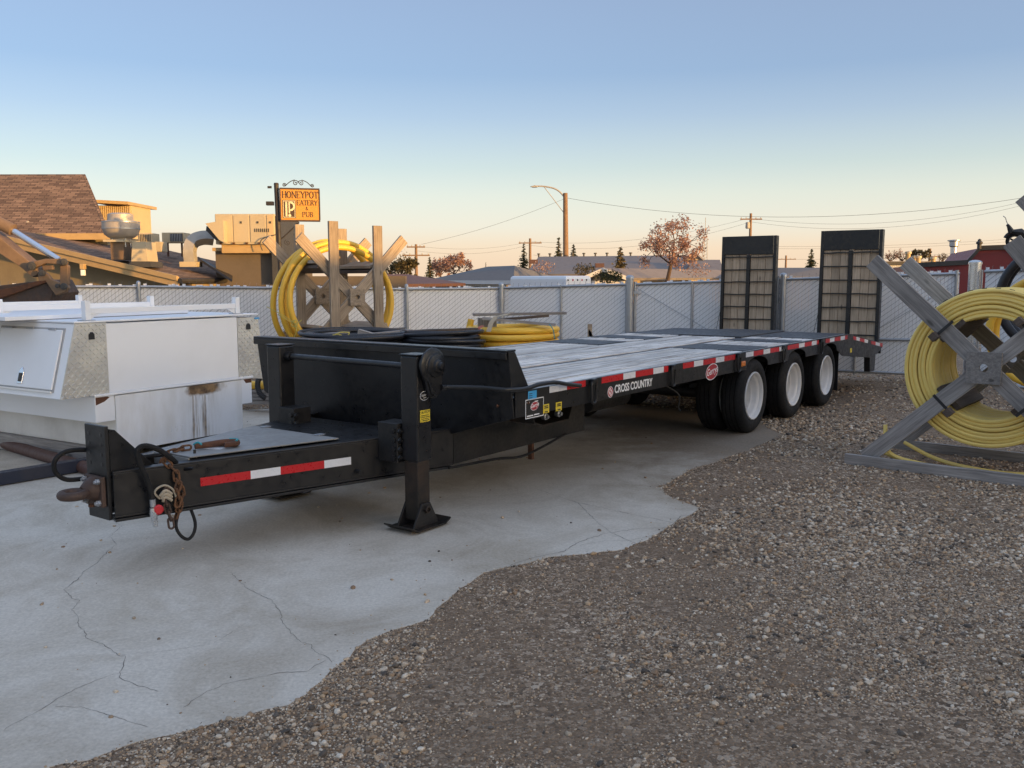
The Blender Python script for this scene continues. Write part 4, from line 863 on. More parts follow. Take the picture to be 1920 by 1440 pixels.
# racks on top
for y in (.05,1.35,2.6):
    sb('rack_bar',MB().box(-.15,1.42,y,y+.05,1.345,1.395),'white_paint',bevel=.005)
    for x in (-.20,1.42):
        sb('rack_post',MB().box(x,x+.05,y-.005,y+.055,1.291,1.455),'white_paint',bevel=.005)
        sb('rack_gusset',MB().prism([(x+.051 if x<0 else x-.001,y+.02,1.344),(x+.14 if x<0 else x-.09,y+.02,1.344),(x+.051 if x<0 else x-.001,y+.02,1.292)],(0,.012,0)),'white_paint')
        sb('rack_foot',MB().box(x-.03,x+.08,y-.02,y+.07,1.2905,1.297),'galv',bevel=.002)
sb('lamp_lens',MB().box(1.60,1.66,-.02,-.011,1.235,1.25),'blue_ink')
# weld-bead number on the front panel
text('raised_number','192',.085,frame(Vector((.62,-.0065,.265)),(1,0,-.02),(0,0,1)),'white_rusty',SB,world=False,depth=.002,spacing=1.35)
# the white lid sheet lying across the body and the timber underneath
ls=Thing('lid_sheet','thin white steel-faced lid lying across the top of the service body','lid',tuple(SB.M@Vector((0,1.2,1.29))),bang)
MB().box(-.62,1.30,.22,2.3,.006,.040,Matrix.Translation((0,-.9,0))@Matrix.Rotation(R(3),4,'Z')).build('lid_panel','white_paint',ls,bevel=.004); MB().box(-.615,1.295,.225,2.29,.001,.0055,Matrix.Translation((0,-.9,0))@Matrix.Rotation(R(3),4,'Z')).build('lid_core','wood_grey',ls)
tb1=Thing('support_beam','weathered grey timber beam under the left side of the white service body','beam',tuple(SB.M@Vector((0,0,0))),bang)
board('timber',SB.M@Vector((.02,-.03,.086)),SB.M@Vector((.02,2.36,.086)),.14,.155,'wood_grey',tb1,side=SB.M.to_3x3()@Vector((1,0,0)))
for k in range(40): pass
tb2=Thing('support_beam','far timber beam under the right side of the white service body','beam',tuple(SB.M@Vector((1.2,0,0))),bang)
board('timber',SB.M@Vector((1.25,.05,.06)),SB.M@Vector((1.25,2.36,.06)),.12,.11,'wood_grey',tb2,side=SB.M.to_3x3()@Vector((1,0,0)))
# pipe and square tube lying on the ground
def along(px0,px1,z): return gr(*px0,z),gr(*px1,z)
a,b=along((-60,812),(215,893),.05); pb=Thing('steel_pipe','dusty brown steel pipe lying beside the white service body','pipe',(a.x,a.y,0)); MB().lathe([(.055,0),(.055,(b-a).length),(.045,(b-a).length),(.045,0)],a,(b-a),20,True).build('pipe_wall','pipe_brown',pb,world=True,smooth=True)
a,b=along((-80,910),(172,868),.06); tn=Thing('square_tube','dark navy steel square tube on the concrete left of the hitch','tube',(a.x,a.y,0))
x=(b-a).normalized(); Mt=frame(a,x,Vector((-x.y,x.x,0))); q=MB(); Lq=(b-a).length
q.box(0,Lq,-.05,-.044,-.048,.05,Mt); q.box(0,Lq,.044,.05,-.048,.05,Mt); q.box(0,Lq,-.0439,.0439,.044,.05,Mt); q.box(0,Lq,-.0439,.0439,-.048,-.042,Mt); q.build('tube_wall','tube_navy',tn,world=True,bevel=.003)
# bits beyond the body: yellow pipe end, planks, corrugated hose
yp=Thing('pipe_offcut','straight yellow plastic pipe poking out right of the white service body','pipe',tuple(gr(500,745))); p=at(440,722,11.2); MB().lathe([(.052,0),(.052,1.2),(.043,1.2),(.043,0)],at(400,722,11.3),at(515,722,11.0)-at(400,722,11.3),18,True).build('pipe_wall','yellow_pipe',yp,world=True,smooth=True)
for k in range(4): 
    bd=Thing('plank_pile_board',('top','second','third','lowest')[k]+' grey board in the plank pile behind the left jack','board',tuple(gr(470,748-k))); board('board',at(455,733+k*7.0,11.2),at(545,731+k*7.2,11.0),.16,.04,'wood_grey',bd,side=(0,1,0))
ch_=Thing('corrugated_hose','black corrugated hose loop behind the left jack post','hose',tuple(gr(505,745))); pts=[at(505+22*math.cos(t),722+26*math.sin(t)*1.0,10.9) for t in np.linspace(1.9,4.6,40)]; MB().tube(pts,[.03+.006*(i%2) for i in range(40)],10).build('hose_wall','black_plastic',ch_,world=True)

# ------------------------------------------------------------------ reels and coils
def rings(mb,c,ax,rs_hs,r,n=64,wob=.004,seg=8):
    ax=Vector(ax).normalized(); q=Vector((0,0,1)) if abs(ax.z)<.9 else Vector((1,0,0)); x=ax.cross(q).normalized(); y=ax.cross(x); c=Vector(c)
    for i,(R_,h) in enumerate(rs_hs):
        ph=random.random()*6; k1=random.uniform(-wob,wob); k2=random.uniform(-wob,wob)
        pts=[c+ax*(h+k2*math.cos(t+ph))+(x*math.cos(t)+y*math.sin(t))*(R_+k1*math.cos(2*t+ph)) for t in np.linspace(0,2*PI,n,endpoint=False)]
        mb.tube(pts,r,seg,closed=True)
# near reel on the right
G0=Vector((3.0,7.936,0)); rd=Vector((.768,-.640,0)).normalized(); rn=Vector((.640,.768,0)).normalized()   # along the frame, away from the camera
def rl(s,h,o=0.): p=G0+rd*s+rn*o; p.z=h; return p
hub=(1.045,.915)
WR=Thing('pipe_reel','near grey timber pipe reel with crossed arms and a plywood hub, right of trailer','reel',tuple(rl(1.045,0,.5)),group='timber pipe reels')
def reel_frame(off,front):
    L_=1.27
    for k,a in enumerate((R(-43),R(43))):
        d=(math.cos(a),math.sin(a)); o=off+(.0 if k==0 else .042)
        # arm from lower to upper end
        for sg in (-1,1): board('arm',rl(hub[0]+sg*d[0]*.062,hub[1]+sg*d[1]*.062,o),rl(hub[0]+sg*d[0]*L_,hub[1]+sg*d[1]*L_,o),.135,.040,'wood_grey',WR,side=(0,0,1))
    o=off-.055 if front else off+.10
    mb=MB(); n=20; sq=[(-.13,-.125),(.13,-.125),(.13,.125),(-.13,.125)]
    # plywood plate with a round hole
    cs=[(math.cos(t)*.033,math.sin(t)*.033) for t in np.linspace(PI/4+PI,PI/4+3*PI,n,endpoint=False)]
    outer=[]
    for t in np.linspace(PI/4+PI,PI/4+3*PI,n,endpoint=False):
        cx,cy=math.cos(t),math.sin(t); f=.128/max(abs(cx),abs(cy)); outer.append((cx*f,cy*f))
    vv=[rl(hub[0]+x,hub[1]+y,o+dz) for dz in (0,.03) for x,y in outer+cs]
    fs=[(i,(i+1)%n,n+(i+1)%n,n+i) for i in range(n)]+[(2*n+i,3*n+i,3*n+(i+1)%n,2*n+(i+1)%n) for i in range(n)]+[(i,2*n+i,2*n+(i+1)%n,(i+1)%n) for i in range(n)]+[(n+i,n+(i+1)%n,3*n+(i+1)%n,3*n+i) for i in range(n)]
    mb.add(vv,fs); mb.build('hub_plate','wood_tan' if False else 'wood_grey',WR,world=True)
reel_frame(.03,True); reel_frame(.95,False)
for a in (45,135,225,315):
    t=R(a); p=rl(hub[0]+math.cos(t)*.40,hub[1]+math.sin(t)*.40,.12); q=rl(hub[0]+math.cos(t)*.40,hub[1]+math.sin(t)*.40,.93)
    board('drum_board',p,q,.24,.045,'wood_dark',WR,side=rd*(-math.sin(t))+Vector((0,0,math.cos(t))))
    p=rl(hub[0]+math.cos(t)*.47*.93,hub[1]+math.sin(t)*.47*.93,-.02)
    # strap round arm
    d=rd*math.cos(t)+Vector((0,0,math.sin(t))); e=rd*(-math.sin(t))+Vector((0,0,math.cos(t)))
    M=frame(p,d,e); MB().box(-.012,.012,-.085,.085,-.012,-.006,M).build('strap','black_plastic',WR,world=True); MB().box(-.03,.03,.07,.13,-.03,.06,M).build('spacer_block','wood_dark',WR,world=True,bevel=.004)
for o in (.0,.98): board('base_board',rl(-.02,.045,o-.045 if o<.5 else o),rl(2.12,.045,o-.045 if o<.5 else o),.09,.045,'wood_grey',WR,side=(0,0,1))
YC=Thing('pipe_coil','tight coil of pale yellow plastic pipe wound on the near timber reel','pipe coil',tuple(rl(1.045,.2,.5)),group='yellow pipe coils')
mb=MB(); pr=.0175; rh=[]; lay=[.440+.0335*k for k in range(7)]; nax=17
for k,R_ in enumerate(lay):
    for j in range(nax):
        if k in (0,len(lay)-1) or j in (0,1,nax-1): rh.append((R_+random.uniform(-.003,.003),.155+j*.0455*.98+(.008 if k%2 else 0)))
rings(mb,rl(hub[0],hub[1]-.02,0),rn,rh,pr,72,.006,7); mb.build('pipe_turns','yellow_pale',YC,world=True,smooth=True)
mb=MB(); mb.tube(spline([rl(*p) for p in ((.25,.35,.15),(.30,.12,.12),(.55,.045,.15),(.9,.03,.2),(1.3,.03,.22),(1.7,.10,.2),(1.9,.3,.2))],8),pr,8)
mb.tube(spline([rl(*p) for p in ((.33,.16,.45),(.6,.06,.4),(.9,.03,.30),(1.3,.03,.28),(1.7,.12,.25))],8),pr,8)
mb.tube(spline([rl(*p) for p in ((.14,.10,.28),(.45,.03,.22),(.8,.03,.10),(1.2,.04,.08),(1.7,.06,.2),(2.0,.2,.3))],8),pr,8); mb.build('loose_loops','yellow_pale',YC,world=True,smooth=True)
for k in range(9):
    t=R(60+k*9); M=frame(rl(hub[0]+math.cos(t)*.658,hub[1]-.02+math.sin(t)*.658,.172-.012),rd*(-math.sin(t))+Vector((0,0,math.cos(t))),rd*math.cos(t)+Vector((0,0,math.sin(t)))); MB().box(-.02,.02,-.003,.003,-.0008,.0004,M).build('printed_mark','black_ink',YC,world=True)
# far reel standing in front of the left fence
fc=at(666,557,13.2); fx=Vector((.93,.37,0)).normalized(); fn_=Vector((-.37,.93,0)).normalized(); back=at(602,558,14.0)-fc; 
fn_=Vector((back.x,back.y,0)).normalized(); fx=Vector((-fn_.y,fn_.x,0)); fx=fx if fx.x>0 else -fx; dep=Vector((back.x,back.y,0)).length
FR=Thing('pipe_reel','far sunlit timber pipe reel with upright planks in front of the left fence','reel',(fc.x,fc.y,0),group='timber pipe reels')
def fp(s,h,o=0.): p=fc+fx*s+fn_*o; p.z=fc.z+h; return p
for o,fr_ in ((0,1),(dep,0)):
    for k,a in enumerate((R(45),R(135))):
        d=(math.cos(a),math.sin(a)); L_=1.20; board('arm',fp(-d[0]*L_,-d[1]*L_,o+.045*k),fp(d[0]*L_,d[1]*L_,o+.045*k),.16,.042,'wood_tan',FR,side=(0,0,1))
    for s,h in ((-.36,1.07),(.36,1.03)): board('upright',fp(s,-1.32,o-.05),fp(s,h,o-.05),.145,.045,'wood_tan',FR,side=fx)
    mb=MB(); n=16; cs=[(math.cos(t)*.035,math.sin(t)*.035) for t in np.linspace(0,2*PI,n,endpoint=False)]; outer=[]
    for t in np.linspace(0,2*PI,n,endpoint=False):
        cx,cy=math.cos(t),math.sin(t); f=.12/max(abs(cx),abs(cy)); outer.append((cx*f,cy*f))
    vv=[fp(x,y,o-.075+dz) for dz in (0,.03) for x,y in outer+cs]
    mb.add(vv,[(i,(i+1)%n,n+(i+1)%n,n+i) for i in range(n)]+[(2*n+i,3*n+i,3*n+(i+1)%n,2*n+(i+1)%n) for i in range(n)]+[(i,2*n+i,2*n+(i+1)%n,(i+1)%n) for i in range(n)]+[(n+i,n+(i+1)%n,3*n+(i+1)%n,3*n+i) for i in range(n)]); mb.build('hub_plate','wood_tan',FR,world=True)
for s,h in ((-.42,.42),(.42,.42),(-.42,-.5),(.42,-.5)):
    for j in range(2): board('drum_board',fp(s,h+.07*j-.02,.05),fp(s,h+.07*j-.02,dep-.05),.30,.045,'wood_tan' if j else 'wood_dark',FR,side=fx+Vector((0,0,.25 if s>0 else -.25)))
board('base_beam',fp(-.9,-1.30,-.05),fp(.9,-1.30,-.05),.14,.09,'wood_tan',FR,side=(0,0,1)); board('base_beam',fp(-.9,-1.30,dep),fp(.9,-1.30,dep),.14,.09,'wood_tan',FR,side=(0,0,1))
FC=Thing('pipe_coil','loose loops of thick yellow pipe hung round the far sunlit reel','pipe coil',(fc.x+fn_.x*.5,fc.y+fn_.y*.5,0),group='yellow pipe coils')
mb=MB(); rings(mb,fp(-.02,-.06,0),fn_,[(.80,.34),(.87,.50),(.83,.64),(.88,.78)],.043,72,.05,12); mb.build('pipe_turns','yellow_pipe',FC,world=True,smooth=True)
rp2=Thing('rope','thin yellow rope tied to the far sunlit reel','rope',tuple(fp(-.8,-1.3,-.1))); q=at(552,606,12.9); MB().tube(spline([at(522,590,12.9),q,at(566,600,12.9)],5),.006,5).build('rope_span','yellow_rope',rp2,world=True); MB().tube(spline([q,at(556,618,12.85),at(552,632,12.85)],5),.006,5).build('rope_end','yellow_rope',rp2,world=True); MB().tube(spline([at(545,604,12.88),at(556,600,12.86),at(556,612,12.86),at(546,610,12.88),at(552,602,12.88)],4),.007,5).build('rope_knot','yellow_rope',rp2,world=True); MB().tube(spline([at(500,575,13.0),at(545,600,12.9),at(568,626,12.85)],4),.005,5).build('rope_tail','yellow_rope',rp2,world=True)
# flat coils stacked beyond the deck
def flat_coil(label,cx,Yc,ytop,rad,r,mat,grp,ext=.12,seed=1,over=None):
    random.seed(seed); top=at(cx,ytop,Yc); c=Vector((top.x,top.y,0)); t=Thing('pipe_coil',label,'pipe coil',tuple(c),group=grp)
    n=int(top.z/(2*r*.98)); rh=[]
    for j in range(n):
        h=r+j*2*r*.98; rh.append((rad+random.uniform(-.03,.03),h))
        if j>=n-2 or True: rh+= [(rad-2.05*r*k+random.uniform(-.01,.01),h+random.uniform(-.006,.006)) for k in (1,2)]
    mb=MB(); rings(mb,c,(0,0,1),rh,r,56,.03,10); mb.build('pipe_turns',mat,t,world=True,smooth=True); return t,c,top.z
y1,yc,yz=flat_coil('big coil of thick yellow pipe lying flat beyond the trailer deck',962,12.4,601,.60,.042,'yellow_pipe','yellow pipe coils',seed=3)
b1,bc,bz=flat_coil('coil of black pipe lying flat in front of the far reel, farthest left',668,11.6,619,.70,.026,'black_pipe','black pipe coils',seed=4)
b2,b2c,b2z=flat_coil('coil of black pipe lying flat beside the yellow coil',828,11.6,613,.50,.026,'black_pipe','black pipe coils',seed=5)
pe=Thing('pipe_offcut','short upright yellow pipe end sticking out behind the flat coils','pipe',(at(880,640,12.6).x,12.6,0)); p=at(881,604,12.5); MB().lathe([(.045,0),(.045,.5),(.037,.5),(.037,0)],p+Vector((-.09,.02,-.45)),Vector((.22,0,1)),16,True).build('pipe_wall','yellow_pipe',pe,world=True,smooth=True)
def pal(label,pts,Y,mat='wood_grey',w=.11,t=.035):
    th=Thing('coil_board',label,'board',tuple(at(pts[0],pts[1],Y)),group='boards lying on the coils'); board('plank',at(pts[0],pts[1],Y),at(pts[2],pts[3],pts[4] if len(pts)>4 else Y),w,t,mat,th,side=(0,1,0)); return th
pal('long grey board on the yellow coil reaching right over the gate',(888,590,1060,587,12.4),12.0)
pal('grey board sloping down across the front of the yellow coil',(905,597,1042,609,11.9),12.0)
pal('dark board crossing under the top board of the yellow coil',(930,600,1025,592,12.9),12.3,'wood_dark')
for k,x in enumerate((902,914,925)): 
    th=Thing('coil_board',('left','middle','right')[k]+' short upright block under the boards on the yellow coil','board',tuple(at(x,612,12.2)),group='boards lying on the coils'); board('block',at(x,613,12.2),at(x,596,12.2),.09,.05,'wood_grey',th,side=(1,0,0))
pal('flat grey board on the left black coil, leftmost',(578,630,650,624,11.9),11.3)
pal('long grey board lying across both black coils',(600,636,770,620,12.0),11.2)
pal('short thick grey board end on the left black coil',(672,621,700,629,11.5),11.5,'wood_grey',.1,.06)
pal('dark grey board along the top of the right black coil',(760,622,895,617,11.8),11.5,'wood_dark')
pal('grey board crossing the left black coil at the back',(590,628,760,616,12.3),12.2)
stp=Thing('ratchet_strap','faded strap over the boards on the yellow coil','strap',tuple(at(915,640,12))); 
mb=MB(); pts=[at(916,622,11.7),at(921,605,11.75),at(930,594,11.8),at(948,590,12),at(962,585,12.3)]
vv=[]; 
for p in pts: vv+= [p+Vector((-.03,0,0)),p+Vector((.03,0,0)),p+Vector((.03,.004,.004)),p+Vector((-.03,.004,.004))]
mb.add(vv,[(4*i+k,4*i+(k+1)%4,4*i+4+(k+1)%4,4*i+4+k) for i in range(len(pts)-1) for k in range(4)]+[(0,3,2,1),(16,17,18,19)]); mb.build('strap_band','strap',stp,world=True)
mb=MB(); pts=[at(892,628,11.75),at(897,616,11.75),at(905,611,11.8)]; vv=[]
for p in pts: vv+= [p+Vector((-.025,0,0)),p+Vector((.025,0,0)),p+Vector((.025,.004,.004)),p+Vector((-.025,.004,.004))]
mb.add(vv,[(4*i+k,4*i+(k+1)%4,4*i+4+(k+1)%4,4*i+4+k) for i in range(2) for k in range(4)]+[(0,3,2,1),(8,9,10,11)]); mb.build('strap_tail','strap_red',stp,world=True)
cr=Thing('cord','thin blue cord tied round the right end of the yellow coil','cord',tuple(at(1038,640,11.8))); MB().tube(spline([at(1030,608,11.75),at(1037,618,11.72),at(1040,636,11.72)],5),.007,5).build('cord_run','teal',cr,world=True)
yr=Thing('rope','loose yellow rope lying on the left black coil','rope',tuple(at(650,632,11))); MB().tube(spline([at(x,y,10.95) for x,y in ((612,634),(630,627),(648,630),(655,624),(640,623),(628,628))],6),.007,5).build('rope_run','yellow_rope',yr,world=True)
spk=Thing('wood_scrap','broken upright wood splinter beyond the far edge of the deck','wood scrap',tuple(at(1108,650,13))); a=at(1106,640,12.6); mb=MB(); mb.prism([at(1104,634,12.6),at(1115,633,12.6),at(1110,626,12.6),at(1104.5,616,12.6),at(1103.5,622,12.6)],(0,.05,0)); mb.build('splinter','wood_tan',spk,world=True); MB().box(-.03,.03,0,.04,0,1.0,Matrix.Translation((a.x,12.6,0))).build('splinter_base','wood_tan',spk,world=True)
# reel at the right edge of the frame
EC=at(1975,560,10.4); ER=Thing('pipe_reel','timber pipe reel cut off by the right edge with black and yellow pipe','reel',(EC.x,EC.y,0),group='timber pipe reels')
def ep(s,h,o=0.): p=EC+rd*s+rn*o; p.z=EC.z+h; return p
for px,py,Y0 in ((1897,452,9.9),(1918,368,10.9)):
    a=at(px,py,Y0); dirv=Vector((.62*rd.x,.62*rd.y,-.78 if Y0<10 else -.7)); board('arm',a,a+dirv*2.3,.20,.045,'wood_grey',ER,side=(0,0,1))
for o in (.0,.9): board('base_board',ep(-.2,-EC.z+.05,o),ep(1.6,-EC.z+.05,o),.10,.045,'wood_grey',ER,side=(0,0,1))
EB=Thing('pipe_coil','black ribbed pipe coil at the right edge behind the near reel','pipe coil',(EC.x,EC.y,0)); mb=MB()
cB=at(1985,560,10.6); rings(mb,cB,rn,[(.62,.0),(.60,.11),(.63,.22)],.055,64,.01,12); mb.build('pipe_turns','black_pipe',EB,world=True,smooth=True)
EY=Thing('pipe_coil','thick yellow pipe loops at the right edge behind the near coil','pipe coil',(EC.x,EC.y,0)); mb=MB(); cY=at(1968,622,9.9); rings(mb,cY,rn,[(.60,.0),(.56,.12)],.045,64,.01,12); mb.build('pipe_turns','yellow_pipe',EY,world=True,smooth=True)
# scooter lying on top of that reel
sk=Thing('kick_scooter','black kick scooter with red-trimmed rear mudguard lying on the right-edge reel','scooter',tuple(at(1905,470,10.3))); wc=at(1902,452,10.35)
MB().lathe([(.058,-.02),(.083,-.022),(.09,-.012),(.09,.012),(.083,.022),(.058,.02)],wc,(.5,.85,0),32,True).build('tyre','rubber',sk,world=True,smooth=True)
MB().lathe([(.056,-.012),(.058,.0),(.056,.012),(.048,.012),(.048,-.012)],wc,(.5,.85,0),32,True).build('rim','alu',sk,world=True,smooth=True)
for k in range(3):
    t=2*PI*k/3+.5; e=Vector((.85,-.5,0)); MB().tube([wc,wc+(e*math.cos(t)+Vector((0,0,math.sin(t))))*.05],.011,6).build('spoke','black_plastic',sk,world=True)
e=Vector((.85,-.5,0)); pts=[wc+(e*math.cos(t)+Vector((0,0,math.sin(t))))*.104 for t in np.linspace(R(20),R(160),14)]
MB().tube(pts,.018,6).build('mudguard','black_plastic',sk,world=True,smooth=True); pts=[wc+(e*math.cos(t)+Vector((0,0,math.sin(t))))*.096 for t in np.linspace(R(20),R(150),14)]; MB().tube(pts,.012,6).build('mudguard_lining','red_plastic',sk,world=True)
MB().tube([at(1896,434,10.3),at(1891,424,10.3),at(1888.5,421,10.3)],[.035,.02,.016],8).build('fender_tail','black_plastic',sk,world=True,smooth=True)
MB().tube([at(1889.5,421,10.3),at(1885,408,10.3),at(1881,405,10.3)],.0045,6).build('brake_rod','galv',sk,world=True)
MB().tube([at(1896,434,10.3),at(1912,436,10.3),at(1935,452,10.3)],[.02,.05,.05],8).build('footboard','black_plastic',sk,world=True,smooth=True)

# ------------------------------------------------------------------ excavator arm on the left
XA=Thing('excavator','tan excavator arm and rusty bucket reaching in over the service body','excavator',(at(-200,560,12.6).x,12.6,0)); XY=12.4
def xp(x,y,o=0.): return at(x,y,XY+o)
def plate(name,pts,th,mat,off=0.,parent=XA,bevel=.01): mb=MB(); mb.prism([xp(x,y,off) for x,y in pts],(0,th,0)); return mb.build(name,mat,parent,world=True,bevel=bevel)
plate('stick',[(-60,420),(-60,402),(0,446),(20,463),(56,492),(68,502),(70,515),(60,520),(40,502),(0,476)],.26,'tan_metal')
MB().tube([xp(-30,402,.1),xp(0,427,.1),xp(24,433,.1)] if False else [xp(-40,398,.1),xp(24,431,.1)],.085,16).build('cylinder_barrel','tan_metal',XA,world=True,smooth=True)
MB().tube([xp(20,430,.1),xp(110,487,.1)],.042,14).build('cylinder_rod','chrome',XA,world=True,smooth=True)
plate('link_arm',[(56,496),(62,490),(85,485),(112,485),(120,487),(124,492),(122,498),(112,496),(85,494),(66,502),(60,506),(55,503)],.08,'tan_metal',-.06)
plate('link_arm',[(112,496),(120,494),(127,498),(127,532),(123,540),(112,535)],.08,'tan_metal',.0)
plate('bucket_ear',[(70,512),(78,508),(88,514),(96,524),(112,530),(124,533),(128,540),(122,548),(104,554),(97,545),(86,528),(72,528)],.08,'tan_metal',-.02)
bk_=plate('bucket_shell',[(-40,540),(70,527),(86,524),(100,549),(90,572),(82,590),(-50,590)],.75,'bucket_steel',.03)
plate('bucket_lip',[(-40,541),(0,543),(70,527),(86,524),(88,529),(72,535),(0,560),(-40,568)],.04,'rust',-.02)
for x,y,r in ((60,499,.06),(121,491,.045),(80,512,.045),(109,536,.03),(121,537,.045)):
    MB().lathe([(r,0),(r,.03),(r*.6,.035),(r*.6,.045),(0,.045)],xp(x,y,-.09),(0,-1,0),16).build('pivot_pin','hvac_dark',XA,world=True,smooth=True)
plate('stick_box',[(78,498),(98,497),(99,506),(80,507)],.06,'tan_metal',-.03)

# ------------------------------------------------------------------ pub on the left
def quad(pts,th,name,mat,parent,uvdir=None,bevel=0):
    mb=MB(); P=[Vector(p) for p in pts]; n=(P[1]-P[0]).cross(P[2]-P[0]).normalized(); mb.prism(P,-n*th if n.z>=0 else n*th)
    uv=None
    if uvdir is not None:
        X_=Vector(uvdir).normalized(); Y_=n.cross(X_).normalized(); uv=(P[0],X_,Y_)
    return mb.build(name,mat,parent,world=True,uv=uv,bevel=bevel)
K=at(334,521,20.); pe_=Vector((.30,.954,0)); pu=Vector((-.954,.30,0)); SL=.20; zu=Vector((0,0,1))
PB=Thing('pub_building','tan pub with brown shingle roofs and rooftop vents behind the left fence','building',(K.x-4,K.y+4,0))
def pk(t,e,dz=0.): return K+pu*t+pe_*e+zu*(SL*t+dz)
quad([pk(0,0),pk(0,4.6),pk(9,4.6),pk(9,0)],.06,'low_roof','shingles',PB,uvdir=pe_)
quad([pk(-.02,-.03,.03),pk(9,-.03,.03),pk(9,-.03,-.20),pk(-.02,-.03,-.20)],.04,'fascia','fascia',PB,bevel=.005)
quad([pk(-.02,-.075,.05),pk(9,-.075,.05),pk(9,-.075,-.06),pk(-.02,-.075,-.06)],.04,'rake_trim','fascia',PB,bevel=.005)
quad([pk(0,.03,-.19),pk(9,.03,-.19),pk(9,.55,-.19),pk(0,.55,-.19)],.02,'soffit','soffit',PB)
w0=pk(.05,.56); w1=pk(9,.56); mb=MB(); mb.prism([Vector((w0.x,w0.y,0)),Vector((w1.x,w1.y,0)),w1-zu*.2,w0-zu*.2],pe_*.2); mb.build('gable_wall','stucco',PB,world=True)
e0=pk(.1,.6);e1=pk(.1,4.5); mb=MB(); mb.prism([Vector((e0.x,e0.y,0)),Vector((e1.x,e1.y,0)),e1-zu*.1,e0-zu*.1],pu*.2); mb.build('side_wall','stucco',PB,world=True)
MB().tube([pk(-.08,-.05,-.05),pk(-.08,4.6,-.05)],.06,8).build('gutter','dark_trim',PB,world=True)
q=at(157,500,20.5); wl=MB().box(-.05,.05,-.1,.02,-.06,.06,Matrix.Translation(q)).build('wall_lamp','fascia',PB,world=True,bevel=.01); MB().box(-.04,.04,-.09,0,-.2,-.07,Matrix.Translation(q)).build('lamp_glass','white_paint',PB,world=True,bevel=.01)
# upper steep roof
a=at(-60,438,23.5);b=at(206,432,23.5);c=at(160,340,26.2);d=at(-60,327,26.2); b.z=a.z; c.z=d.z
ur=quad([a,b,c,d],.08,'steep_roof','shingles',PB,uvdir=(1,0,0)); e=b+Vector((-3.4,6.0,0)); quad([b,e,c+Vector((0,.02,0))],.08,'roof_hip','shingles',PB,uvdir=(.2,1,0))
MB().tube([b,c],.05,6).build('hip_cap','dark_trim',ur); 
quad([a+Vector((0,-.02,.0)),b+Vector((.0,-.02,.0)),b+Vector((0,-.02,-.16)),a+Vector((0,-.02,-.16))],.05,'eave_fascia','fascia',PB)
mb=MB(); mb.box(a.x,b.x-.25,a.y+.4,a.y+.6,1.0,a.z-.05); mb.build('upper_wall','stucco',PB,world=True); mb=MB(); mb.box(b.x-.45,b.x-.25,a.y+.61,a.y+4,1.0,a.z-.05); mb.build('upper_side_wall','stucco',PB,world=True)
vp=at(52,415,24.0); MB().tube([vp,vp+zu*-.25],.04,10).build('vent_pipe','lamp_grey',PB,world=True)
# small corrugated penthouse
p0=at(186,412,27.5);p1=at(246,412,27.5); zt=at(215,385,27.5).z; mb=MB(); n=16
for k in range(n):
    x0=p0.x+(p1.x-p0.x)*k/n; x1=p0.x+(p1.x-p0.x)*(k+.62)/n; mb.box(x0,x1,27.5,27.56,p0.z-.6,zt)
mb.box(p0.x,p1.x,27.561,29,p0.z-.6,zt-.002); ph=mb.build('penthouse','tan_siding',PB,world=True); mb=MB(); mb.prism([(p0.x-.1,27.2,zt+.06),(p1.x+.05,27.2,zt+.0),(p1.x+.05,27.2,zt+.09),(p0.x-.1,27.2,zt+.15)],(0,2.2,0)); mb.build('penthouse_roof','fascia',PB,world=True)
# right wing under the big roof-top unit
wx0=at(404,480,21.5);wx1=at(524,480,21.5); zw=at(460,471,21.5).z; mb=MB(); mb.box(wx0.x,wx1.x,21.5,25,0,zw); mb.build('plant_screen','stucco_dark',PB,world=True); mb=MB(); mb.box(wx0.x-.05,wx1.x+.05,21.44,25,zw+.002,zw+.08); mb.build('screen_cap','fascia',PB,world=True)
mb=MB(); l0=at(338,524,20.2); l1=at(760,524,22); mb.box(l0.x,l1.x,22.0,22.3,1.2,at(450,518,22).z); mb.build('low_parapet','stucco_dark',PB,world=True)
quad([at(436,517,21.4),at(436,525,20.6),at(378,487,21.6),at(372,481,22.4)],.05,'roof_valley','dark_trim',PB)
# exhaust fan
ef=Thing('exhaust_fan','round aluminium kitchen exhaust fan on a curb on the pub roof','exhaust fan',tuple(at(233,500,20.8))); fcn=at(227,430,20.8); s=20.8/FPX
MB().lathe([(.0,.36),(.20,.36),(.27,.33),(.275,.19),(.34,.185),(.40,.16),(.405,.03),(.40,.0),(.36,-.12),(.27,-.19),(.20,-.21),(.18,-.27),(0,-.27)],fcn,(0,0,1),32).build('fan_housing','alu',ef,world=True,smooth=True)
MB().lathe([(.412,.0),(.412,.02)],fcn,(0,0,1),32).build('housing_band','galv',ef,world=True,smooth=True); MB().lathe([(.412,.15),(.412,.17)],fcn,(0,0,1),32).build('housing_band','galv',ef,world=True,smooth=True)
for k in range(4): t=R(45+90*k); MB().tube([fcn+Vector((.2*math.cos(t),.2*math.sin(t),-.4)),fcn+Vector((.2*math.cos(t),.2*math.sin(t),-.2))],.015,6).build('fan_leg','galv',ef,world=True)
ca=at(214,452,20.8); cb=at(262,502,20.8); mb=MB(); mb.box(ca.x,cb.x-.25,20.6,21.3,ca.z-.42,ca.z-.03); mb.build('fan_base','tan_metal',ef,world=True); MB().box(ca.x-.12,cb.x-.2,20.5,21.4,ca.z-.029,ca.z+.02).build('fan_tray','hvac_tan',ef,world=True)
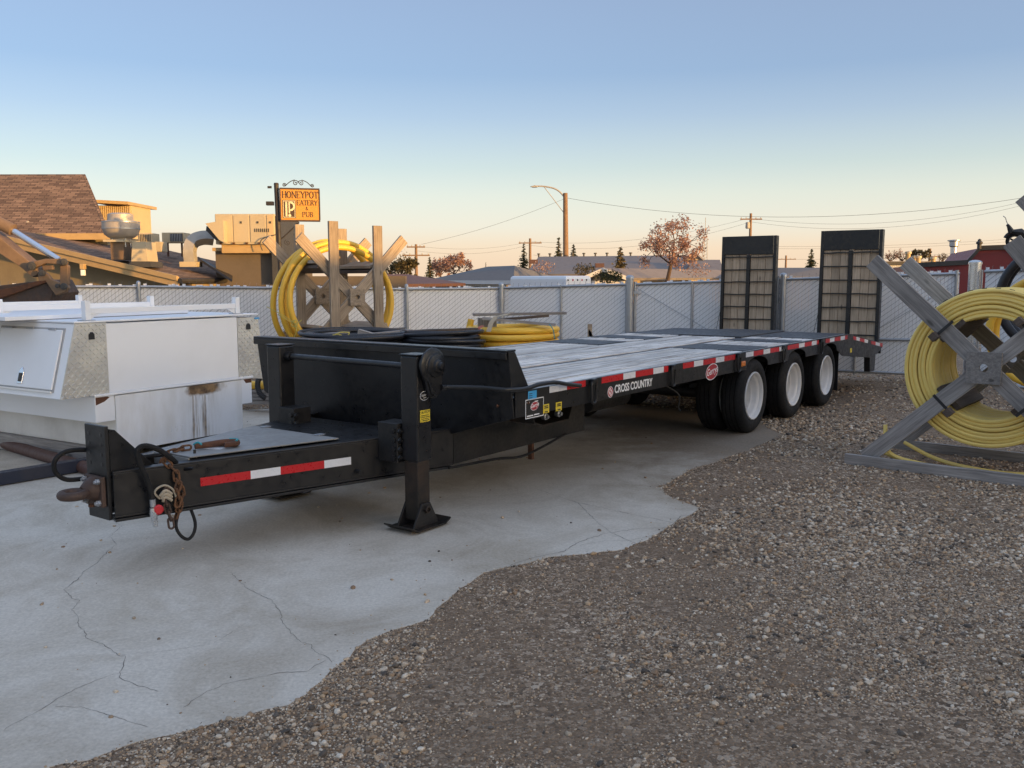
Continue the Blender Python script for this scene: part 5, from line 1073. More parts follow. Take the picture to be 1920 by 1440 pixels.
mb=MB(); mb.prism([at(248,453,20.4),at(272,453,20.4),at(277,490,20.4),at(246,492,20.4)],(0,.6,0)); mb.build('curb','hvac_tan',ef,world=True); mb=MB(); mb.prism([at(243,490,20.35),at(281,490,20.35),at(284,501,20.35),at(240,501,20.35)],(0,.7,0)); mb.build('curb_flashing','hvac_dark',ef,world=True)
# small condensers
for k,(x0,x1,y0,y1,lab,Y) in enumerate(((258,285,437,455,'small tan rooftop condenser right of the exhaust fan',22.5),(303,345,436,455,'dark-grilled condenser raised on legs on the pub roof',23.5))):
    th=Thing('condenser_unit',lab,'air conditioner',tuple(at((x0+x1)/2,y1+14,Y)),group='small rooftop condensers'); a=at(x0,y0,Y);b=at(x1,y1,Y); MB().box(a.x,b.x,Y,Y+.5,b.z,a.z).build('casing','hvac_tan',th,world=True,bevel=.01)
    MB().box(a.x+(b.x-a.x)*(.38 if k else .08),b.x-.03,Y-.01,Y-.002,b.z+.03,a.z-.03).build('grille','hvac_dark',th,world=True)
    for i in range(7): xx=a.x+(b.x-a.x)*(.42+.075*i if k else .12+.12*i); MB().box(xx,xx+.012,Y-.016,Y-.0105,b.z+.03,a.z-.03).build('grille_bar','hvac_tan' if not k else 'galv',th,world=True)
    for xx in (a.x+.08,b.x-.12): MB().box(xx,xx+.04,Y+.1,Y+.14,b.z-.35,b.z-.002).build('leg','rust',th,world=True)
cb_=Thing('roof_curb_box','small tan box curb on the pub roof between the condensers','curb',tuple(at(297,470,22))); MB().box(at(289,453,22).x,at(302,453,22).x,22,22.4,at(290,472,22).z,at(290,453,22).z).build('curb_box','hvac_tan',cb_,world=True,bevel=.01)
# big roof-top unit with intake hood and duct
ru=Thing('rooftop_unit','large tan rooftop heating unit with intake hood on the pub','air conditioner',tuple(at(458,470,21.4))); Y=21.2
a=at(402,401,Y);b=at(516,458,Y); g_=(.0,.30,.58,.86,1.0)
MB().box(a.x,b.x,Y+.012,Y+2.0,b.z,a.z).build('casing','hvac_tan',ru,world=True,bevel=.015)
for i in range(4):
    x0=a.x+(b.x-a.x)*g_[i]+.015; x1=a.x+(b.x-a.x)*g_[i+1]-.015; pn=MB().box(x0,x1,Y-.004,Y+.0115,b.z+.05,a.z-.03).build('access_panel','hvac_tan' if i<3 else 'tan_siding',ru,world=True,bevel=.006)
    MB().box((x0+x1)/2-.02,(x0+x1)/2+.02,Y-.02,Y-.0045,a.z-.22,a.z-.17).build('panel_handle','hvac_dark',ru,world=True)
for i in range(8): x0=a.x+(b.x-a.x)*.66+.045*i; MB().box(x0,x0+.022,Y-.012,Y-.0045,b.z+.28,b.z+.36).build('louvre','hvac_dark',ru,world=True)
MB().box(b.x-.1,b.x+.12,Y+.05,Y+1.9,b.z-.9,a.z-.05).build('dark_flank','hvac_dark',ru,world=True)
MB().box(a.x+.1,b.x-.02,Y+.1,Y+1.9,b.z-.2,b.z-.001).build('base_rail','fascia',ru,world=True,bevel=.01)
mb=MB(); mb.prism([at(385,419,Y-.25),at(418,413,Y-.25),at(420,455,Y-.25),at(411,450,Y-.25)],(0,.9,0)); mb.build('intake_hood','hvac_tan',ru,world=True); mb=MB(); mb.prism([at(387,424,Y-.1),at(412,450,Y-.1),at(404,450,Y-.1),at(386,432,Y-.1)],(0,.7,0)); mb.build('hood_mouth','hvac_dark',ru,world=True)
for i in range(5): x=a.x+.1+i*.3; MB().box(x,x+.05,Y-.03,Y-.005,b.z+.0,b.z+.045).build('lifting_lug','rust',ru,world=True)
MB().tube(spline([at(517,440,Y-.1),at(494,447,Y-.1),at(488,456,Y-.1),at(492,470,Y-.1)],5),.012,6).build('conduit','wire',ru,world=True)
dk=Thing('roof_duct','gooseneck sheet-metal duct on the pub roof beside the large unit','duct',tuple(at(362,490,22))); 
pts=spline([at(358,491,21.6),at(356,470,21.6),at(362,453,21.7),at(380,446,21.8),at(400,447,21.9)],6); MB().tube(pts,.17,4,rot=PI/4).build('duct_run','lamp_grey',dk,world=True); MB().box(-.2,.2,-.2,.2,-.12,.0,Matrix.Translation(at(358,491,21.6))).build('duct_flashing','hvac_tan',dk,world=True)

# ------------------------------------------------------------------ pub sign
SY=17.2; SG=Thing('pub_sign','orange hanging pub sign on a dark post reading HONEYPOT EATERY & PUB','sign',(at(519,500,SY).x,SY,0))
pt=at(518,346,SY); MB().tube([(pt.x+.06,SY,0),(pt.x,SY,pt.z)],.045,12).build('sign_post','iron',SG,world=True,smooth=True); MB().lathe([(.05,0),(.04,.03),(0,.035)],(pt.x,SY,pt.z),(0,0,1),12).build('post_finial','iron',SG,world=True)
TL=at(526,355,SY-.05);TR=at(597,360,SY+.12);BL=at(526,412,SY-.05);BR=at(598,416,SY+.12)
sx_=(TR-TL); sx_.z=0; sx_.normalize(); Wd=(TR-TL).length; Hh=TL.z-BL.z; Msg=frame(TL,sx_,zu); drop=(TL.z-TR.z)/Wd
Sh=Msg@Matrix(((1,0,0,0),(-drop*0-.0,1,0,0),(0,0,1,0),(0,0,0,1)))
def sgb(x0,x1,y0,y1,z0,z1,name,mat,parent=SG,bevel=0): return MB().box(x0,x1,y0,y1,z0,z1,Msg).build(name,mat,parent,world=True,bevel=bevel)
face=sgb(0,Wd,-Hh,0,-.02,.02,'sign_face','sign_orange')
for nm,q in (('a',(-.02,Wd+.02,.0005,.03)),('b',(-.02,Wd+.02,-Hh-.03,-Hh-.0005)),):
    sgb(*q,-.03,.03,'sign_frame','sign_dark',bevel=.004)
sgb(-.025,-.0005,-Hh,0,-.03,.03,'sign_frame','sign_dark',bevel=.004); sgb(Wd+.0005,Wd+.025,-Hh,0,-.03,.03,'sign_frame','sign_dark',bevel=.004)
outn=1 if (Msg.to_3x3()@Vector((0,0,1))).y<0 else -1
# serif capitals from strokes on a 0..1 grid: (x0,y0,x1,y1,weight)
GL={'H':([(.15,0,.15,1,1),(.75,0,.75,1,1),(.15,.52,.75,.52,.5)],[(.15,0),(.15,1),(.75,0),(.75,1)],.9),'O':('arc',.95),'N':([(.12,0,.12,1,.6),(.12,1,.78,0,1),(.78,0,.78,1,.6)],[(.12,0),(.12,1),(.78,1)],.92),
'E':([(.15,0,.15,1,1),(.15,0,.68,0,.5),(.15,1,.66,1,.5),(.15,.52,.55,.52,.5),(.68,0,.7,.2,.5),(.66,1,.68,.82,.5)],[(.15,0),(.15,1)],.78),'Y':([(.1,1,.43,.5,1),(.78,1,.43,.5,.6),(.43,0,.43,.5,1)],[(.1,1),(.78,1),(.43,0)],.85),
'P':([(.15,0,.15,1,1),(.15,1,.5,.98,.5),(.5,.98,.66,.76,1),(.66,.76,.5,.5,.8),(.5,.5,.15,.48,.5)],[(.15,0),(.15,1)],.76),'T':([(.4,0,.4,1,1),(.05,1,.75,1,.5),(.05,1,.05,.8,.5),(.75,1,.75,.8,.5)],[(.4,0)],.8),
'A':([(.08,0,.42,1,.6),(.42,1,.78,0,1),(.2,.35,.66,.35,.5)],[(.08,0),(.78,0)],.86),'R':([(.15,0,.15,1,1),(.15,1,.5,.98,.5),(.5,.98,.64,.76,1),(.64,.76,.5,.52,.8),(.5,.52,.15,.5,.5),(.42,.5,.74,0,1)],[(.15,0),(.15,1),(.74,0)],.8),
'U':([(.14,.3,.14,1,1),(.14,.3,.3,.02,.9),(.3,.02,.55,.02,.6),(.55,.02,.72,.3,.7),(.72,.3,.72,1,.6)],[(.14,1),(.72,1)],.86),'B':([(.15,0,.15,1,1),(.15,1,.48,.98,.5),(.48,.98,.6,.76,1),(.6,.76,.45,.54,.7),(.45,.54,.15,.53,.5),(.45,.54,.68,.28,1),(.68,.28,.5,.02,.8),(.5,.02,.15,0,.5)],[(.15,0),(.15,1)],.78),
'&':([(.7,0,.25,.75,.8),(.25,.75,.4,1,.6),(.4,1,.52,.8,.6),(.52,.8,.15,.4,.6),(.15,.4,.15,.15,.9),(.15,.15,.35,0,.6),(.35,0,.7,.45,.6)],[],.8)}
def serif(txt,x,y,h,w=None):
    ws=[(GL[c][1] if GL[c][0]=='arc' else GL[c][2])*h for c in txt]; tot=sum(ws); f=(w/tot) if w else 1; cx=x
    for c,wd in zip(txt,ws):
        mb=MB(); st=h*.075
        def seg(ax,ay,bx,by,wt):
            a=Vector((cx+ax*h*f,y+ay*h)); b=Vector((cx+bx*h*f,y+by*h)); d=(b-a); n=Vector((-d.y,d.x)).normalized()*st*wt; e=d.normalized()*st*.3
            P=[a-e-n,b+e-n,b+e+n,a-e+n]; z=.0205*outn; zz=.026*outn; vs=[Msg@Vector((p.x,p.y,q)) for q in (z,zz) for p in P]; mb.add(vs,[(0,1,2,3),(7,6,5,4),(0,4,5,1),(1,5,6,2),(2,6,7,3),(3,7,4,0)])
        if GL[c][0]=='arc':
            n=16
            for k in range(n):
                t0=2*PI*k/n;t1=2*PI*(k+1)/n; seg(.45+.36*math.cos(t0),.5+.5*math.sin(t0),.45+.36*math.cos(t1),.5+.5*math.sin(t1),.55+.5*abs(math.cos((t0+t1)/2)))
        else:
            for q in GL[c][0]: seg(*q)
            for sx0,sy0 in GL[c][1]: seg(sx0-.1,sy0,sx0+.1,sy0,.45)
        mb.build('letter','sign_dark',face); cx+=wd*f
# letters are children of the face: keep their coordinates in the sign frame
def serif_w(*a):
    serif(*a)
_old=set(face.children)
serif('HONEYPOT',.02,-.155,.12,Wd*.96); serif('EATERY',Wd*.41,-.285,.09,Wd*.56); serif('&',Wd*.64,-.375,.065); serif('PUB',Wd*.55,-.50,.09,Wd*.30)
for o in face.children: 
    if o not in _old: o.matrix_local=SG.inv@Matrix.Identity(4)
lx0,lx1,ly0,ly1=.025,Wd*.385,-Hh+.03,-.195
def lg(x0,x1,y0,y1,z,mat,name='logo_bar'): return MB().box(x0,x1,y0,y1,min(.0205*outn,z*outn),max(.0205*outn,z*outn),Msg).build(name,mat,SG,world=True)
lw=lx1-lx0; lh=ly1-ly0
lg(lx0,lx1,ly0,ly1,.024,'sign_dark','logo_panel'); lg(lx0+.012,lx1-.012,ly0+.012,ly1-.012,.0255,'cream_ink','logo_field'); lg(lx0+.022,lx1-.022,ly0+.022,ly1-.022,.027,'sign_dark','logo_ground')
lg(lx0+lw*.22,lx0+lw*.36,ly0+.03,ly1-.03,.029,'cream_ink'); lg(lx0+lw*.46,lx0+lw*.56,ly0+lh*.26,ly1-.03,.029,'cream_ink')
mb=MB(); n=14; cxl=lx0+lw*.58; cyl=ly0+lh*.66
for k in range(n):
    t0=-PI/2+PI*k/n;t1=-PI/2+PI*(k+1)/n; ra,rb=lh*.27,lh*.17
    mb.add([Msg@Vector((cxl+.95*r*math.cos(t),cyl+r*math.sin(t),.029*outn)) for r,t in ((ra,t0),(ra,t1),(rb,t1),(rb,t0))],[(0,1,2,3)])
mb.build('logo_bowl','cream_ink',SG,world=True); MB().lathe([(lw*.11,0),(lw*.11,.004),(0,.004)],Msg@Vector((lx0+lw*.53,ly0+lh*.15,.029*outn)),Msg.to_3x3()@Vector((0,0,outn)),16).build('logo_dot','cream_ink',SG,world=True)
def scroll(c,r0,turns,sgn,name='scroll'):
    pts=[Msg@Vector((c[0]+r0*(1-t/turns/6.6)*math.cos(t*sgn+c[2]),c[1]+r0*(1-t/turns/6.6)*math.sin(t*sgn+c[2]),0)) for t in np.linspace(0,turns*6.28,26)]; MB().tube(pts,.008,5).build(name,'iron',SG,world=True)
for c,r,sg_ in (((Wd*.40,.12,0),.055,1),((Wd*.54,.12,PI),.055,-1),((Wd*.10,.08,0),.035,1),((Wd*.84,.075,PI),.035,-1)): scroll(c,r,1.6,sg_)
MB().tube(spline([Msg@Vector(p) for p in ((Wd*.12,.06,0),(Wd*.25,.14,0),(Wd*.38,.18,0))],5),.008,5).build('scroll_bar','iron',SG,world=True); MB().tube(spline([Msg@Vector(p) for p in ((Wd*.82,.06,0),(Wd*.7,.14,0),(Wd*.56,.18,0))],5),.008,5).build('scroll_bar','iron',SG,world=True)
MB().tube([Vector((pt.x+.01,SY,TL.z+.02)),TL],.012,6).build('hanger','iron',SG,world=True); MB().tube([Vector((pt.x+.01,SY,BL.z+.03)),BL],.012,6).build('hanger','iron',SG,world=True)
MB().tube([at(561,417,SY),at(531,445,SY),at(520,452,SY)],.014,6).build('brace','iron',SG,world=True); scroll((Wd*.42,-Hh-.10,2),.04,1.5,1); scroll((.1,-Hh-.42,2),.06,1.6,1); scroll((.24,-Hh-.27,2),.04,1.5,-1)
MB().box(-.16,-.03,-.05,.05,-.03,.04,Matrix.Translation(at(516,382,SY))).build('sign_bracket','iron',SG,world=True); MB().box(-.1,-.03,-.02,.02,-.02,.02,Matrix.Translation(at(512,351,SY))).build('sign_bracket','iron',SG,world=True)

# ------------------------------------------------------------------ houses and other buildings beyond the fence
H1=Thing('bungalow','grey hip-roofed bungalow in the middle beyond the fence, one roof side sunlit','house',tuple(gr(960,600)+Vector((0,30,0))))
Cn=at(963,526,38); Lc=at(797,529,42); Rc=at(1058,516,56); ze=Cn.z; Lc.z=ze; Rc.z=ze; ap=at(965,498,42.5); ap2=at(915,501,46); ap2.z=ap.z
mb=MB(); mb.add([Cn,Lc,ap2,ap],[(0,1,2,3)]); 
def roofq(pts,mat,parent,name='roof_side'):
    P=[Vector(p) for p in pts]; n=(P[1]-P[0]).cross(P[2]-P[0]).normalized(); n=n if n.z>0 else -n; mb=MB(); mb.prism(P,-n*.12); return mb.build(name,mat,parent,world=True)
roofq([Cn,Lc,ap2,ap],'roof_grey',H1); roofq([Cn,ap,Rc],'roof_grey',H1); roofq([Lc,ap2,Lc+Vector((3,9,0))],'roof_grey',H1); roofq([ap,ap2,Lc+Vector((3,9,0)),Rc],'roof_grey',H1)
dl=(Lc-Cn).normalized(); dr=(Rc-Cn).normalized(); ib=(dl+dr).normalized()*.5
for a,b,nm in ((Cn+ib,Lc+ib+dr*.2,'left'),(Cn+ib,Rc+ib,'right')):
    mb=MB(); d=(b-a).normalized(); n=Vector((-d.y,d.x,0)); mb.prism([Vector((a.x,a.y,0)),Vector((b.x,b.y,0)),Vector((b.x,b.y,ze-.1)),Vector((a.x,a.y,ze-.1))],n*.15 if n.y>0 else -n*.15); mb.build('wall','tan_siding',H1,world=True)
    if nm=='left':
        for f in (.12,.3,.5,.68,.84):
            c=a.lerp(b,f); M=frame(Vector((c.x,c.y,0)),d,Vector((0,0,1))); sg=1 if (M.to_3x3()@Vector((0,0,1))).y<0 else -1
            w=MB().box(-.55,.55,.3,1.32,min(0,.03*sg),max(0,.03*sg),M).build('window','white_siding',H1,world=True); MB().box(-.48,.48,.36,1.26,min(.031*sg,.036*sg),max(.031*sg,.036*sg),M).build('pane','glass',H1,world=True)
for a,b in ((Cn,Lc),(Cn,Rc)): mb=MB(); d=(b-a).normalized(); mb.prism([a+zu*.0,b+zu*.0,b-zu*.16,a-zu*.16],Vector((-d.y,d.x,0))*-.03 if a is Cn and b is Lc else Vector((-d.y,d.x,0))*.03); mb.build('eave_fascia','white_siding',H1,world=True)
# dark small roof left of it
H0=Thing('shed','low brown-roofed shed right of the far reel','shed',(at(740,600,30).x,34,0)); a=at(700,533,32);b=at(790,533,34);c=at(765,513,36);d=at(715,514,34); b.z=a.z; c.z=d.z; roofq([a,b,c,d],'pipe_brown',H0); roofq([a,d,a+Vector((-1,4,0))],'pipe_brown',H0); roofq([b,c,b+Vector((1.5,3,0))],'pipe_brown',H0); MB().box(a.x+.3,b.x-.3,max(a.y,b.y)+.3,max(a.y,b.y)+3,0,a.z-.05).build('wall','stucco_dark',H0,world=True)
# gable garage
H2=Thing('garage','gabled garage with dark front and white fascia left of the autumn tree','garage',(at(1135,600,40).x,40,0)); La=at(1088,520,40);Ra=at(1182,523,40);Ap=at(1131,502.5,40); Ra.z=La.z=(La.z+Ra.z)/2; bk_v=Vector((7.5,11,0))
roofq([Ap,Ra,Ra+bk_v,Ap+bk_v],'roof_frost',H2); roofq([Ap,La,La+bk_v,Ap+bk_v],'roof_frost',H2)
mb=MB(); mb.prism([La+Vector((.15,.3,-.05)),Ra+Vector((-.15,.3,-.05)),Ap+Vector((0,.3,-.1))],(0,.1,0)); mb.box(La.x+.3,Ra.x-.3,40.3,40.4,0,La.z-.051); mb.build('front_wall','navy_wall',H2,world=True)
for p,q in ((La,Ap),(Ap,Ra)): mb=MB(); mb.prism([p+Vector((0,-.03,.02)),q+Vector((0,-.03,.02)),q+Vector((0,-.03,-.16)),p+Vector((0,-.03,-.16))],(0,-.05,0)); mb.build('barge_board','white_siding',H2,world=True)
MB().box(-1,1,-.04,0,0,1.5,Matrix.Translation((Ap.x,40.28,0))).build('door','white_siding',H2,world=True)
# long hall with roof vents and lit gable end
H3=Thing('hall','long grey-roofed hall with a row of roof vents and sunlit right end','hall',(at(1180,600,62).x,62,0)); a=at(985,519,60);b=at(1296,508,58); a.z=b.z=(a.z+b.z)/2; c=at(1302,476,66);d=at(1010,491,70); c.z=d.z=(c.z+d.z)/2+.15
roofq([a,b,c,d],'roof_frost',H3); e=at(1348,508,66); e.z=b.z; e2=e+Vector((2,2,0)); roofq([c,b,e2],'roof_frost',H3)
mb=MB(); mb.box(a.x+.4,b.x-.2,max(a.y,b.y)+.7,max(a.y,b.y)+6,0,a.z-.05); mb.build('wall','tan_siding',H3,world=True)
g0=at(1286,506,57);g1=at(1352,506,57); mb=MB(); mb.box(at(1296,515,58.5).x,at(1352,515,58.5).x,58.5,64,0,g0.z); mb.build('end_wall','tan_siding',H3,world=True)
roofq([at(1290,507,57.6),at(1356,507,57.6),at(1350,487,61),at(1296,487,61)],'roof_frost',H3,'porch_roof'); mb=MB(); mb.prism([at(1286,488,60.9),at(1316,488,60.9),at(1301,475,60.9)],(0,.2,0)); mb.build('gable','tan_siding',H3,world=True)
for p,q in ((at(1284,488,60.8),at(1301,473,60.8)),(at(1301,473,60.8),at(1319,489,60.8))): MB().tube([p,q],.1,4).build('barge_board','roof_frost',H3,world=True)
for i in range(9):
    x=1022+i*21.; f=(x-1022)/(1300-1022); p=d.lerp(c,max(0,min(1,f))); vt=MB().tube([p+zu*-.1,p+zu*.18],.06,8).build('roof_vent','hvac_dark',H3,world=True); MB().lathe([(.12,0),(.12,.08),(0,.1)],p+zu*.16,(0,0,1),10).build('vent_cap','hvac_dark',H3,world=True)
for x,y in ((1000,489),(1124,496)): p=at(x,y,62); MB().box(-.3,.3,-.25,.25,-.2,.08,Matrix.Translation(p)).build('roof_box','pipe_brown',H3,world=True)
# roof between the ramps
H4=Thing('bungalow','grey-roofed bungalow seen between the two loading ramps','house',(at(1490,600,45).x,45,0)); a=at(1452,519,44);b=at(1536,517,46);c=at(1545,500,50);d=at(1440,502,50); b.z=a.z; c.z=d.z; roofq([a,b,c,d],'roof_grey',H4); roofq([b,b+Vector((2.2,3,0)),c],'roof_grey',H4); MB().box(a.x+.2,b.x-.2,46.4,48,0,a.z-.05).build('wall','tan_siding',H4,world=True)
# white low building, flat roof and the red building
H5=Thing('white_shed','low white building behind the right ramp','shed',(at(1680,600,34).x,34,0)); a=at(1655,497,34);b=at(1712,497,34); MB().box(a.x,b.x,34,38,0,a.z).build('wall','white_siding',H5,world=True); MB().box(a.x-.1,b.x+.1,33.9,38,a.z+.002,a.z+.12).build('roof_edge','dark_trim',H5,world=True)
H6=Thing('flat_roof_building','long flat-roofed building far behind the red building','building',(at(1730,600,60).x,60,0)); a=at(1655,490,60);b=at(1850,487,60); MB().box(a.x,b.x,60,70,0,a.z-.3).build('wall','white_siding',H6,world=True); MB().box(a.x-.2,b.x+.2,59.8,70,a.z-.298,a.z).build('roof_slab','roof_frost',H6,world=True)
HR=Thing('red_building','dark red metal-clad building behind the right-hand fence','building',(at(1820,600,24).x,24,0)); RY=24
pts=[at(1702,498,RY),at(1812,492,RY-.4),at(1838,465,RY-.6),at(1895,463,RY-.8),at(1930,500,RY-1.),at(2050,505,RY-1.4)]; base=[Vector((p.x,p.y,0)) for p in pts]
mb=MB(); ln=len(pts); dirr=(base[-1]-base[0]).normalized(); pl=[base[0]]+pts+[base[-1]]; 
# put all on one vertical plane
pl=[base[0]+dirr*((p-base[0]).dot(dirr))+Vector((0,0,p.z)) for p in pl]; nn_=Vector((-dirr.y,dirr.x,0)); nn_=nn_ if nn_.y>0 else -nn_
mb.prism(pl,nn_*6); mb.build('wall','red_siding',HR,world=True)
for p,q in zip(pl[1:-1],pl[2:-1]): d=(q-p).normalized(); MB().prism([p+zu*.06,q+zu*.06,q-zu*.06,p-zu*.06],nn_*-.08).build('roof_trim','dark_trim',HR,world=True)
MB().prism([pl[0]+zu*.0-nn_*.02,pl[0]+dirr*.15-nn_*.02,pl[1]+dirr*.15-nn_*.02+zu*.12,pl[1]-nn_*.02+zu*.12],nn_*-.06).build('corner_trim','dark_trim',HR,world=True)
p=at(1836,463,RY-.7); MB().lathe([(.05,-.05),(.05,.06),(.075,.08),(.08,.12),(.04,.15),(.045,.18),(0,.21)],p,(0,0,1),12).build('roof_finial','hvac_dark',HR,world=True,smooth=True)
MB().prism([pl[0]+zu*.95-nn_*.02+dirr*.1,pl[-1]+zu*.95-nn_*.02,pl[-1]+zu*1.05-nn_*.02,pl[0]+zu*1.05-nn_*.02+dirr*.1],nn_*-.04).build('wall_band','dark_trim',HR,world=True); MB().prism([pl[0]-nn_*.03+dirr*.1,pl[-1]-nn_*.03,pl[-1]+zu*.93-nn_*.03,pl[0]+zu*.93-nn_*.03+dirr*.1],nn_*-.03).build('wainscot','tan_metal',HR,world=True)
stk=Thing('flue_stack','tall shiny metal flue stack left of the red gable','chimney',(at(1790,600,30).x,30,0)); p=at(1789,452,30); MB().tube([(p.x,30,0),(p.x,30,p.z-.1)],.10,16).build('flue_pipe','galv_new',stk,world=True,smooth=True); MB().lathe([(.105,-.20),(.14,-.16),(.14,-.02),(.20,.0),(.20,.03),(0,.05)],p,(0,0,1),16).build('flue_cap','galv',stk,world=True); MB().lathe([(.115,0),(.115,.08)],p-zu*.85,(0,0,1),16).build('flue_joint','galv',stk,world=True)
for k,(x,y0,Y,h) in enumerate(((1703,474,52,.9),(1715,482,56,.6),(1722,482,52,.9),(1750,484,54,.6))):
    pv=Thing('roof_pipe','short sunlit roof pipe, number %s from the right ramp'%('one','two','three','four')[k],'roof vent',tuple(at(x,500,Y)),group='short roof pipes beyond the red wing'); pv.o['label']='short sunlit roof pipe beyond the red wing, '+('nearest the right ramp','second from the right ramp','third from the right ramp','farthest from the right ramp')[k]
    p=at(x,y0,Y); MB().tube([p,p-zu*(1.2+h)],.13,10).build('pipe_shaft','fascia',pv,world=True); MB().lathe([(.18,-.06),(.18,.06),(0,.1)],p,(0,0,1),10).build('pipe_cap','hvac_tan',pv,world=True)
# white box van body behind the fence
TV=Thing('cargo_trailer','white cargo trailer box showing above the middle gate','cargo trailer',(at(1010,600,22).x,22,0)); a=at(956,519,24.5);b=at(1062,517,21);c=at(1109,521.5,23); zt=b.z; a.z=c.z=zt
f=a+(c-b); mb=MB(); pl4=[Vector((p.x,p.y,.5)) for p in (a,b,c,f)]; mb.prism(pl4,(0,0,zt-.5)); bx=mb.build('box_body','white_paint',TV,world=True,bevel=.08)
d=(c-b).normalized(); n=Vector((d.y,-d.x,0)); n=n if n.y<0 else -n; M=frame(b+n*.004,d,zu); L4=(c-b).length; sg=1 if (M.to_3x3()@Vector((0,0,1))).dot(n)>0 else -1
for i in range(5): MB().lathe([(.025,0),(.02,.02),(0,.022)],M@Vector((.1+L4*.18*i,-.10,.0)),n,8).build('clearance_lamp','red_plastic' if i%2 else 'hvac_dark',TV,world=True)
MB().box(.08,L4-.05,-.24,-.20,min(0,.03*sg),max(0,.03*sg),M).build('door_header','galv',TV,world=True)
for x in (.3,.7): q=a.lerp(b,x); MB().lathe([(.25,0),(.25,.2),(.4,.2),(.4,0)],Vector((q.x,q.y,.4)),(b-a).cross(zu),20,True).build('tyre','rubber',TV,world=True)

# ------------------------------------------------------------------ poles and wires
def upole(label,x,ytop,Y,r=.13,arms=(),group='utility poles'):
    t=Thing('utility_pole',label,'utility pole',(at(x,520,Y).x,Y,0),group=group); p=at(x,ytop,Y); MB().tube([(p.x,Y,0),(p.x,Y,p.z)],[r*1.2,r*.8],10).build('pole_shaft','pole_wood',t,world=True,smooth=True)
    for dz,hw in arms:
        MB().box(-hw,hw,-.06,.06,-.07,.07,Matrix.Translation((p.x,Y-.15,p.z-dz))).build('crossarm','pole_wood',t,world=True)
        for q in (-.9,-.45,.45,.9): MB().lathe([(.05,0),(.06,.08),(.04,.16),(0,.18)],(p.x+q*hw,Y-.15,p.z-dz+.07),(0,0,1),8).build('insulator','lamp_grey',t,world=True)
    return t,p
t_,pA=upole('utility pole with one crossarm left of the spruces behind the bungalow',994,447,120,.2,((.6,1.5),))
t_,pB=upole('utility pole with crossarm and hanging transformer left of the left ramp',1408,400,110,.18,((.7,1.3),)); p=at(1402,424,110); MB().lathe([(.0,.5),(.25,.45),(.28,-.2),(.2,-.3),(0,-.3)],p,(0,0,1),12).build('transformer','lamp_grey',t_,world=True)
t_,pC=upole('utility pole with two crossarms right of the far reel',780,458,100,.17,((.3,1.0),(1.2,1.5)))
t_,pD=upole('distant utility pole above the red wing',1744,466,140,.22,((1.2,1.6),))
t_,pE=upole('distant thin utility pole between the two ramps',1474,479,170,.2,((.7,1.8),))
SLp=Thing('street_lamp','wooden street light pole with curved arm left of centre sky','street lamp',(at(1062,520,70).x,70,0)); p=at(1060,362,70); MB().tube([(p.x+.1,70,0),(p.x,70,p.z)],[.24,.17],12).build('pole_shaft','pole_wood',SLp,world=True,smooth=True)
arm=spline([at(1059,371,70),at(1050,360,70),at(1038,353,70),at(1020,349.5,70),at(1006,349,70)],6); MB().tube(arm,.06,8).build('lamp_arm','lamp_grey',SLp,world=True,smooth=True); MB().tube([at(1058,400,70),at(1020,350,70)],.03,6).build('arm_brace','lamp_grey',SLp,world=True)
mb=MB(); mb.prism([at(994,349.5,69.8),at(1003,347,69.8),at(1008,348.5,69.8),at(1008,350.8,69.8),at(1000,351.3,69.8)],(0,.35,0)); mb.build('lamp_head','lamp_grey',SLp,world=True,bevel=.03)
twr=Thing('radio_mast','distant thin lattice radio mast right of the autumn tree','mast',(at(1322,520,180).x,180,0)); p=at(1323,408,180)
for ox,oy in ((-.35,0),(.35,0),(0,.6)): MB().tube([(p.x+ox*1.8,180+oy,0),(p.x+ox,180+oy,p.z-3)],.06,4).build('mast_leg','lamp_grey',twr,world=True)
MB().tube([(p.x,180,p.z-3),(p.x,180,p.z)],.06,5).build('mast_tip','lamp_grey',twr,world=True)
for i in range(14): z=1+i*(p.z-4)/14; MB().tube([(p.x-.5,180,z),(p.x+.5,180,z+(p.z-4)/14)],.04,4).build('mast_brace','lamp_grey',twr,world=True)
def wire(label,a,b,sag,r): 
    t=Thing('overhead_wire',label,'wire',tuple((a+b)/2-zu*sag),group='overhead wires'); pts=[a.lerp(b,k/20)-zu*(4*sag*(k/20)*(1-k/20)) for k in range(21)]; MB().tube(pts,r,4,cap=False).build('wire_span','wire',t,world=True)
tp_=at(1062,371,70)
wire('service wire sloping down left from the street light pole',tp_,at(790,458,70),.3,0.0088); wire('long wire running right from the street light pole',tp_,at(1925,370,60),1.35,.011)
wire('upper wire running right from the pole left of the ramps',pB-zu*.6,at(1920,378,100),1.4,0.0121); wire('lower wire running right from the pole left of the ramps',pB-zu*1.0,at(1925,383,100),1.6,0.0121)
wire('upper wire between the pole behind the bungalow and the pole left of the ramps',pA-zu*.4,pB-zu*.5,1.2,.011); wire('lower wire between the pole behind the bungalow and the pole left of the ramps',pA-zu*.9,pB-zu*1.0,1.5,.011)
wire('upper wire left of the pole behind the bungalow',pC-zu*.2,pA-zu*.4,.6,0.0099); wire('lower wire left of the pole behind the bungalow',pC-zu*.7,pA-zu*.8,.7,0.0099)
wire('topmost of three wires crossing behind the flue stack',at(1440,462,130),at(1925,446,130),.4,0.0121); wire('middle of three wires crossing behind the flue stack',at(1440,466,130),at(1925,451,130),.4,0.0121); wire('lowest of three wires crossing behind the flue stack',at(1440,486,130),at(1850,470,130),.4,0.0121)
wire('left low wire behind the bungalow spruces',at(1000,478,125),at(1120,484,125),.2,.011)

